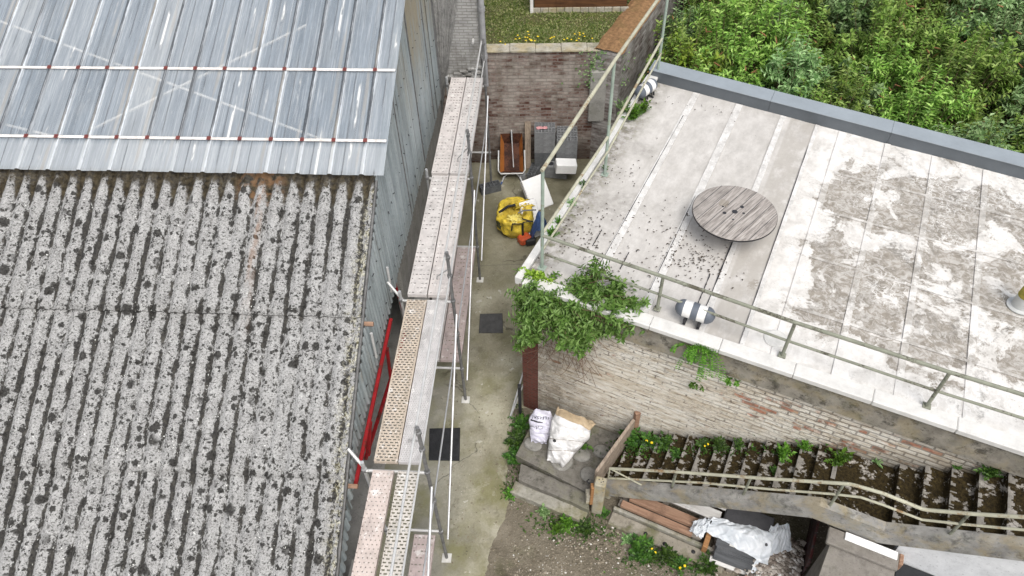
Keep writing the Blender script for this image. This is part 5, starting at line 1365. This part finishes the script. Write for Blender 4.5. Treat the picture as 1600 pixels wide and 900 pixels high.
b=MB(); b.prism([(6.175,-.975),(9.0,-.975),(9.0,-2.6),(6.175,-2.6)],1.35,[1.60,1.60,1.45,1.45])
b.v=[tuple(BM@Vector(v)) for v in b.v]; solo('lean_to_roof',b,plain('dark_felt',(.025,.027,.03),.3,.8,5),'black felt lean-to roof in the bottom right corner','roof')

# ------------------------------------------------------------------ plants
def rnd_dir(el0,el1):
    a=random.uniform(0,2*math.pi); e=random.uniform(el0,el1); return Vector((math.cos(a)*math.cos(e),math.sin(a)*math.cos(e),math.sin(e)))
def shrub(H,R,nb,leafL,leafW,seed,lo=.3,twigs=5,dens=1.0,deadn=6):
    random.seed(seed); lv=MB(); st_=MB(); dd=MB()
    for k in range(nb):
        a=random.uniform(0,6.283); rr=R*math.sqrt(random.random())*random.uniform(.6,1.05); h=H*random.uniform(.62,1.06)*(1-.38*(rr/R)**2)
        base=Vector((random.gauss(0,.10),random.gauss(0,.10),0)); tip=Vector((rr*math.cos(a),rr*math.sin(a),h))
        def P(t): 
            q=base.lerp(tip,t); q.x=base.x+(tip.x-base.x)*t**1.5; q.y=base.y+(tip.y-base.y)*t**1.5; q.z=base.z+(tip.z-base.z)*(t**.85); return q
        pts=[P(i/5) for i in range(6)]; st_.tube(pts,[.016,.014,.011,.009,.006,.003],4,False)
        def put(p,d,n_,span,sz):
            for i in range(n_):
                q=p+d*span*(i/n_-.0); az=i*1.57+random.uniform(-.4,.4)
                o_=d.orthogonal().normalized(); o2=d.cross(o_); sd_=o_*math.cos(az)+o2*math.sin(az)
                dr_=(d*random.uniform(.05,.55)+sd_*.95+Vector((0,0,.05))).normalized()
                nr=(EZ*.55+d*.7+Vector((random.gauss(0,.25),random.gauss(0,.25),random.gauss(0,.2)))).normalized()
                lv.leaf(q,dr_,nr,leafL*sz*random.uniform(.7,1.2),leafW*sz*random.uniform(.8,1.2))
        d=(P(1)-P(.8)).normalized(); put(P(.84),d,int(16*dens),(P(1)-P(.84)).length,1)
        for j in range(twigs):
            t=random.uniform(lo,.93); q=P(t); out=Vector((q.x*.6+random.gauss(0,.4),q.y*.6+random.gauss(0,.4),random.uniform(.1,.9))).normalized(); L_=random.uniform(.18,.42)*R*.8
            st_.tube([q,q+out*L_],[.005,.002],3,False); put(q+out*L_*.25,out,int(13*dens),L_*.8,.95)
    for k in range(deadn):
        a=random.uniform(0,6.283); rr=R*math.sqrt(random.random())*.9; q=Vector((rr*math.cos(a),rr*math.sin(a),H*random.uniform(.75,.95)*(1-.3*(rr/R)**2))); d=(rnd_dir(.2,1.2)); dd.tube([q,q+d*.08,q+d*.17],[.014,.016,.004],5)
    return lv,st_,dd
protos=[]
for k,(H,R,nb,mat) in enumerate(((3.7,1.25,46,L_BUSH),(3.3,1.15,44,L_BUSH),(3.9,1.2,42,L_GREY),(3.1,1.1,42,L_BRIGHT),(2.9,1.0,40,L_GREY))):
    lv,st_,dd=shrub(H,R,nb+6,.145,.057,100+k,.3,6,1.1)
    nst=len(st_.f); st_.add(dd.v,dd.f); sm_=mesh(st_,'stems'); sm_.materials.append(TWIG); sm_.materials.append(DEADF)
    for q in list(sm_.polygons)[nst:]: q.material_index=1
    protos.append((mesh(lv,'foliage'),sm_,None,mat)); protos[-1][0].materials.append(mat)
def shrub_at(k,p,rz,s,label,group='bushes in the thicket behind the flat roof',name='bush'):
    t=bpy.data.objects.new(name,None); COL.objects.link(t); t.location=p; t.rotation_euler=(0,0,rz); t.scale=(s,s,s) if not isinstance(s,tuple) else s
    setp(t,label,'bush',group)
    for me,nm in zip(protos[k][:2],('foliage','stem')):
        o=bpy.data.objects.new(nm,me); COL.objects.link(o); o.parent=t
    return t
random.seed(21)
kinds=[('mid green leafy buddleia bush in the thicket behind the flat roof',0),('mid green leafy buddleia bush in the thicket behind the flat roof',1),('pale grey-green buddleia bush in the thicket behind the flat roof',2)]
for i in range(-1,10):
    for j in range(7):
        u_=.7+i*1.28+random.uniform(-.35,.35)+(j%2)*.6; v_=7.5-.065*u_+j*1.35+random.uniform(-.3,.3)
        p=bl(u_,v_,0)
        if (p.x-sw0.x)*sdir.y-(p.y-sw0.y)*sdir.x < 1.0: continue
        if u_>10.4 and v_<8.2: continue
        lb_,k=random.choice(kinds)
        shrub_at(k,p,random.uniform(0,6.28),random.uniform(.85,1.12)*(1 if j else .92),lb_)
q=at(1085,70,3.2); shrub_at(3,(q.x,q.y,0),1.0,(1.0,1.0,1.12),'yellow-green bush rising beside the moss-topped garden wall',None)
q=at(1345,160,2.4); shrub_at(4,(q.x,q.y+.6,0),2.0,(1.25,1.1,1.0),'dense low grey-green bush pressed against the middle of the parapet',None)
q=at(1470,150,2.2); shrub_at(3,(q.x,q.y+.3,0),3.0,(.62,.62,.80),'bright yellow-green sapling near the right end of the parapet',None)
q=at(1530,175,1.2); shrub_at(3,(q.x,q.y+.2,0),4.0,(.55,.55,.55),'small yellow-green sapling at the edge of the gravel',None)
# undergrowth carpet below the bushes
random.seed(5); ug=MB()
for k in range(10000):
    u_=random.uniform(-1,15); v_=random.uniform(6.5,15); p=bl(u_,v_,0)
    if (p.x-sw0.x)*sdir.y-(p.y-sw0.y)*sdir.x < .6 or (u_>11 and v_<9.3): continue
    d=rnd_dir(.1,1.0); ug.leaf(Vector((p.x,p.y,random.uniform(0,.9)**1.5)),d,EZ,random.uniform(.08,.18),random.uniform(.03,.06))
solo('undergrowth',ug,L_DARK,kind='stuff')

# bush spilling over the roof corner
random.seed(33)
lv,stm=MB(),MB()
root=bl(.55,.10,3.0)
RP_=at(905,500,2.9)
def spill(n_,c_,spread,droop,L0,mat=None):
    for k in range(n_):
        a=random.uniform(0,6.283); tgt=Vector((c_.x+random.gauss(0,spread[0]),c_.y+random.gauss(0,spread[1]),c_.z+random.gauss(0,spread[2])))
        mid=root.lerp(tgt,.55)+Vector((0,0,random.uniform(.05,.30)))
        pts=[]
        for i in range(7):
            t=i/6; pts.append(root*(1-t)**2+mid*2*t*(1-t)+tgt*t*t)
        stm.tube(pts,[.012,.011,.009,.008,.006,.004,.002],4,False)
        for tw in range(4):
            t=random.uniform(.45,1); i=min(int(t*6),5); q=pts[i].lerp(pts[i+1],t*6-i); d=((pts[i+1]-pts[i]).normalized()*.45+rnd_dir(-.1,1.2)).normalized(); L_=random.uniform(.08,.22)
            for m_ in range(13):
                az=m_*1.57+random.uniform(-.4,.4); o_=d.orthogonal().normalized(); o2=d.cross(o_); sd_=o_*math.cos(az)+o2*math.sin(az)
                lv.leaf(q+d*L_*m_/13,(d*random.uniform(.1,.6)+sd_*.9).normalized(),(EZ*.7+d*.6+Vector((random.gauss(0,.3),random.gauss(0,.3),0))).normalized(),random.uniform(.075,.125),random.uniform(.032,.046))
P1=lambda px,py,z:at(px,py,z)
spill(60,P1(880,480,3.2),(.34,.20,.16),0,1); spill(50,P1(945,475,3.40),(.30,.17,.16),0,1); spill(34,P1(832,490,3.0),(.16,.22,.18),0,1); spill(30,P1(905,535,2.9),(.28,.14,.12),0,1); spill(30,P1(985,505,3.25),(.18,.12,.14),0,1)
spill(14,P1(985,480,3.4),(.15,.15,.12),0,1); spill(10,P1(830,450,3.3),(.12,.15,.1),0,1); spill(8,P1(930,540,2.9),(.2,.1,.1),0,1); spill(8,P1(945,430,3.75),(.10,.1,.1),0,1); spill(8,P1(812,535,2.6),(.08,.08,.12),0,1)
cb_=thing('overhanging_bush','large green buddleia bush spilling over the corner of the white roof','bush',loc=root)
part('foliage',lv,L_SPILL,cb_,world=True); part('stem',stm,TWIG,cb_,world=True)
b=MB(); random.seed(8)
for k in range(70):
    q=bl(random.uniform(.4,1.3),.07,random.uniform(1.9,3.0)); e=q+Vector((random.gauss(-.05,.2),random.uniform(-.22,-.02),random.uniform(-.55,-.1))); b.tube([q,q.lerp(e,.5)+Vector((0,-.08,.04)),e],.004,3,False)
part('dry_root',b,TWIG,cb_,world=True)
b=MB(); q=at(834,436,3.4)
for k in range(620):
    uu=max(-.22,min(.30,random.gauss(.05,.12))); p=q+BU*uu+BV*max(-.10,min(.06,random.gauss(-.02,.04))); p.z=3.44+random.uniform(-.12,.09)*(1-abs(uu)); b.leaf(p,rnd_dir(.0,1.3),EZ,random.uniform(.05,.08),random.uniform(.04,.06))
solo('leaf_clump',b,L_BRIGHT,'bright yellow-green leaf clump on the left corner of the white roof','plant')

# small plants: three shared kinds
def rosette(n,L_,W_,up,seed,flow=0,fern=False):
    random.seed(seed); lv=MB(); fl=MB()
    for k in range(n):
        a=k*2.4+random.uniform(-.3,.3); e=random.uniform(*up); d=Vector((math.cos(a)*math.cos(e),math.sin(a)*math.cos(e),math.sin(e))); l=L_*random.uniform(.6,1.15)
        q=Vector((0,0,.01))
        for s in range(5):
            p=q+d*l*(s/5); side=d.cross(EZ); side=side.normalized() if side.length>.01 else Vector((1,0,0))
            for sg in (-1,1): lv.leaf(p,(d*.6+side*sg).normalized(),EZ,W_*random.uniform(.8,1.3)*(1-.1*s),W_*.5)
        lv.leaf(q+d*l*.7,d,EZ,l*.4,W_*.8)
    for k in range(flow):
        a=random.uniform(0,6.28); fl.lathe([(.001,0),(.026,.004),(.022,.012),(.001,.014)],8,Matrix.Translation((math.cos(a)*L_*.4,math.sin(a)*L_*.4,L_*.6+.02)))
    return lv,fl
WK={}
for nm,args,mat in (('rosette',(12,.17,.06,(.2,1.2),1),L_DARK),('bushy',(22,.26,.07,(.3,1.4),2),L_FERN),('leafy',(26,.30,.09,(.1,1.3),3),L_DARK),('flowering',(18,.24,.07,(.2,1.2),4,2),L_DARK),('grey',(20,.24,.06,(.2,1.3),5),L_GREY)):
    lv,fl=rosette(*args); WK[nm]=(mesh(lv,'foliage'),mesh(fl,'flower') if fl.v else None); WK[nm][0].materials.append(mat)
    if fl.v: WK[nm][1].materials.append(YFLOW)
def weed(kind,p,s,label,rz=None):
    t=bpy.data.objects.new('weed',None); COL.objects.link(t); t.location=p; t.rotation_euler=(0,0,random.uniform(0,6.28) if rz is None else rz); t.scale=(s,s,s); setp(t,label,'plant')
    o=bpy.data.objects.new('foliage',WK[kind][0]); COL.objects.link(o); o.parent=t
    if WK[kind][1]: o=bpy.data.objects.new('flower',WK[kind][1]); COL.objects.link(o); o.parent=t
def stairz(u_):
    for a,c_,zz in steps:
        if a<=u_<=c_: return zz
    return .34
def on_stair(px,py):
    z=1.0
    for _ in range(30):
        q=uvz(px,py,z); z=.5*z+.5*stairz(q.x)
    return BM@Vector((q.x,q.y,z))
for px,py,k,s,lab_ in ((985,690,'leafy',.9,'leafy weed at the foot of the stairs nearest the wooden gate'),(1015,692,'flowering',.95,'yellow-flowered weed on the lowest stairs against the wall'),
  (1040,695,'leafy',.7,'broad weed on the third stair beside the yellow-flowered weed'),(1055,712,'rosette',.8,'small weed rosette in the middle of the lower stairs'),(1098,697,'flowering',.7,'yellow-flowered weed in the middle of the lower flight'),
  (1122,697,'leafy',.55,'low weed in the wall corner halfway up the lower flight'),(1152,697,'rosette',.8,'single rosette weed left of the tall sprig on the stairs'),(1185,682,'bushy',.7,'tall fresh sprig growing up the whitewashed wall'),
  (1222,712,'bushy',.85,'bright bushy weed on the upper steps of the lower flight'),(1255,700,'bushy',.6,'bright weed against the wall just below the landing'),(1268,690,'bushy',.4,'tiny sprig on the wall just below the landing'),
  (1310,722,'bushy',.95,'largest bright green weed at the front of the middle landing'),(1297,690,'rosette',.7,'thin sprig at the wall above the middle landing'),(1370,722,'grey',.5,'greyish seeding weed at the back of the middle landing'),
  (1495,730,'rosette',.55,'small weed on the second flight of stairs'),(1545,740,'leafy',.6,'dark weed on the top stairs at the right edge'),(1208,738,'rosette',.6,'small weed near the handrail on the lower flight')):
    weed(k,on_stair(px,py),s,lab_)
random.seed(14)
for px,py,z,k,s,lab_ in ((815,665,0,'leafy',.8,'weed in the gap between alley and lilac sack'),(808,695,0,'leafy',.9,'dense weed on the alley edge left of the landing'),(803,720,0,'leafy',.8,'dense weed left of the upper slab step'),(797,775,0,'bushy',.6,'small weed at the left end of the lower slab step'),
  (850,802,0,'grey',.7,'grassy weed in front of the lower slab step'),(885,822,0,'bushy',.9,'bright weed on the gravel below the slab steps'),(915,830,0,'leafy',.7,'weed at the foot of the concrete gatepost'),(870,830,0,'bushy',.7,'yellowish weed on the gravel left of the bright weed'),
  (1000,862,0,'leafy',1.0,'dark grassy weed clump at the front of the kerb'),(1015,870,0,'flowering',.8,'yellow-flowered weed in front of the kerb'),(1060,885,0,'flowering',.9,'yellow-flowered weed near the slate pallet'),(1105,888,0,'leafy',.8,'weed growing beside the slate pallet'),
  (980,845,0,'grey',.6,'small greyish weed on the kerb edge'),(1040,870,.06,'leafy',.7,'weed on the middle of the mossy kerb'),(1183,888,0,'bushy',.8,'bright weed at the right corner of the slate pallet'),(945,805,0,'rosette',.8,'flat weed between gatepost and stringer foot'),
  (900,690,.3,'leafy',1.0,'shaded weed between the white sack and the wooden gate')):
    weed(k,tuple(at(px,py,z)+EZ*.005),s,lab_)
for px,py,k,s,lab_ in ((872,350,'bushy',.5,'small weed on the left roof edge nearest the corner post'),(862,370,'bushy',.7,'bright weed at the foot of the corner post'),(893,320,'grey',.5,'grey weed on the left roof edge above the yellow bag'),(910,290,'rosette',.6,'little weed on the left roof edge by the foam block'),
  (990,185,'bushy',1.1,'green weed beside the far capsule lamp'),(975,175,'grey',1.1,'grey weed hanging on the railing near the far lamp'),(1005,175,'bushy',.9,'green weed in front of the far capsule lamp'),(945,265,'rosette',.5,'tiny weed at the foot of the middle railing post'),(1027,122,'bushy',.5,'small weed at the foot of the far railing post')):
    weed(k,tuple(at(px,py,ZR+.02)),s,lab_)
# ivy-like growth at far right end of back wall
b=MB(); random.seed(3)
for k in range(420):
    q=at(random.gauss(955,14),random.gauss(100,16),2.7); q.y=15.0+random.uniform(-.16,-.02); q.z=random.uniform(2.1,3.05); q.x=random.gauss(2.25,.25)
    b.leaf(q,rnd_dir(-.3,.8),Vector((0,-1,.4)),random.uniform(.04,.09),random.uniform(.03,.05))
solo('wall_creeper',b,L_GREY,'thin green creeper hanging on the right end of the far brick wall','plant')
# ferns on the front wall
def hang(px,py,n_,L_,label,W_=.05):
    q0=BM@on_v(px,py,.02); lv=MB()
    for k in range(n_):
        az=random.uniform(-1.3,1.3); d=Vector((0,0,0)); out=(-BV*random.uniform(.4,1)+BU*math.sin(az)*.8).normalized(); l=L_*random.uniform(.6,1.15)
        p=q0+BU*random.gauss(0,.05)
        for s in range(14):
            t=s/14; d=(out*(1-t)+Vector((0,0,.5*(1-t)-1.5*t))).normalized(); p=p+d*l/14
            side=d.cross(BV).normalized()
            for sg in (-1,1): lv.leaf(p,(d*.5+side*sg).normalized(),(-BV+EZ*.6).normalized(),W_*random.uniform(.8,1.2),W_*.42)
    return solo('hanging_fern',lv,L_FERN,label,'fern')
random.seed(77)
hang(1098,540,14,.55,'long fresh green fern hanging from the front wall below the striped lamp'); hang(1075,540,5,.28,'short fern tuft on the wall just left of the long fern'); hang(1085,598,4,.14,'little fern tuft below the long hanging fern',.045); hang(1147,592,5,.16,'small lone fern tuft on the wall right of the long fern',.045)

random.seed(44); al_=MB()
for k in range(420):
    px=random.uniform(690,800); py=random.uniform(290,880); q=at(px,py,.006)
    if random.random()<.45: al_.stone((q.x,q.y,.008),random.uniform(.005,.016),.5)
    else:
        a=random.uniform(0,6.28); al_.leaf(Vector((q.x,q.y,.010)),Vector((math.cos(a),math.sin(a),.05)),EZ,random.uniform(.02,.06),random.uniform(.01,.03))
solo('alley_litter', al_, plain('litter_bits',(.20,.17,.12),.7,.95,3), kind='stuff')
# loose gravel and rubble on the dirt
random.seed(9); gv=MB()
for k in range(2600):
    px=random.uniform(790,1130); py=random.uniform(812,930)
    if py<812+ (px-800)*.02+random.uniform(0,60)*(px<880): continue
    q=at(px,py,0); 
    if (q-k0).dot(Vector((-kd.y,kd.x,0)))>-.12: continue
    gv.stone((q.x,q.y,.004),random.choice((.006,.008,.010,.013,.02)) * random.uniform(.7,1.2),.6)
for k in range(260):
    q=at(random.gauss(935,30),random.gauss(842,14),0); gv.stone((q.x,q.y,.006),random.uniform(.010,.030),.6)
m=Mat('gravel_stone'); r=m.island(); GRV=m.done(m.ramp(r,[(0,(.10,.085,.06)),(.6,(.20,.17,.125)),(.92,(.33,.29,.23)),(1,(.70,.68,.64))]),.9)
solo('gravel',gv,GRV,kind='stuff')
gc=MB()
for (px,py,n_,sx_,sy_) in ((811,690,420,6,28),(798,765,120,8,10),(880,812,240,30,10),(930,835,160,25,10),(1030,872,260,35,10),(1090,885,160,20,8),(1130,705,260,110,4),(985,700,200,15,8),(905,690,160,10,12),(870,825,120,18,8)):
    for k in range(n_):
        ppx,ppy=random.gauss(px,sx_),random.gauss(py,sy_)
        q=on_stair(ppx,ppy) if py in (705,700) else at(ppx,ppy,0)
        gc.leaf(q,rnd_dir(.2,1.3),EZ,random.uniform(.03,.09),random.uniform(.012,.035))
solo('ground_cover',gc,L_DARK,kind='stuff')
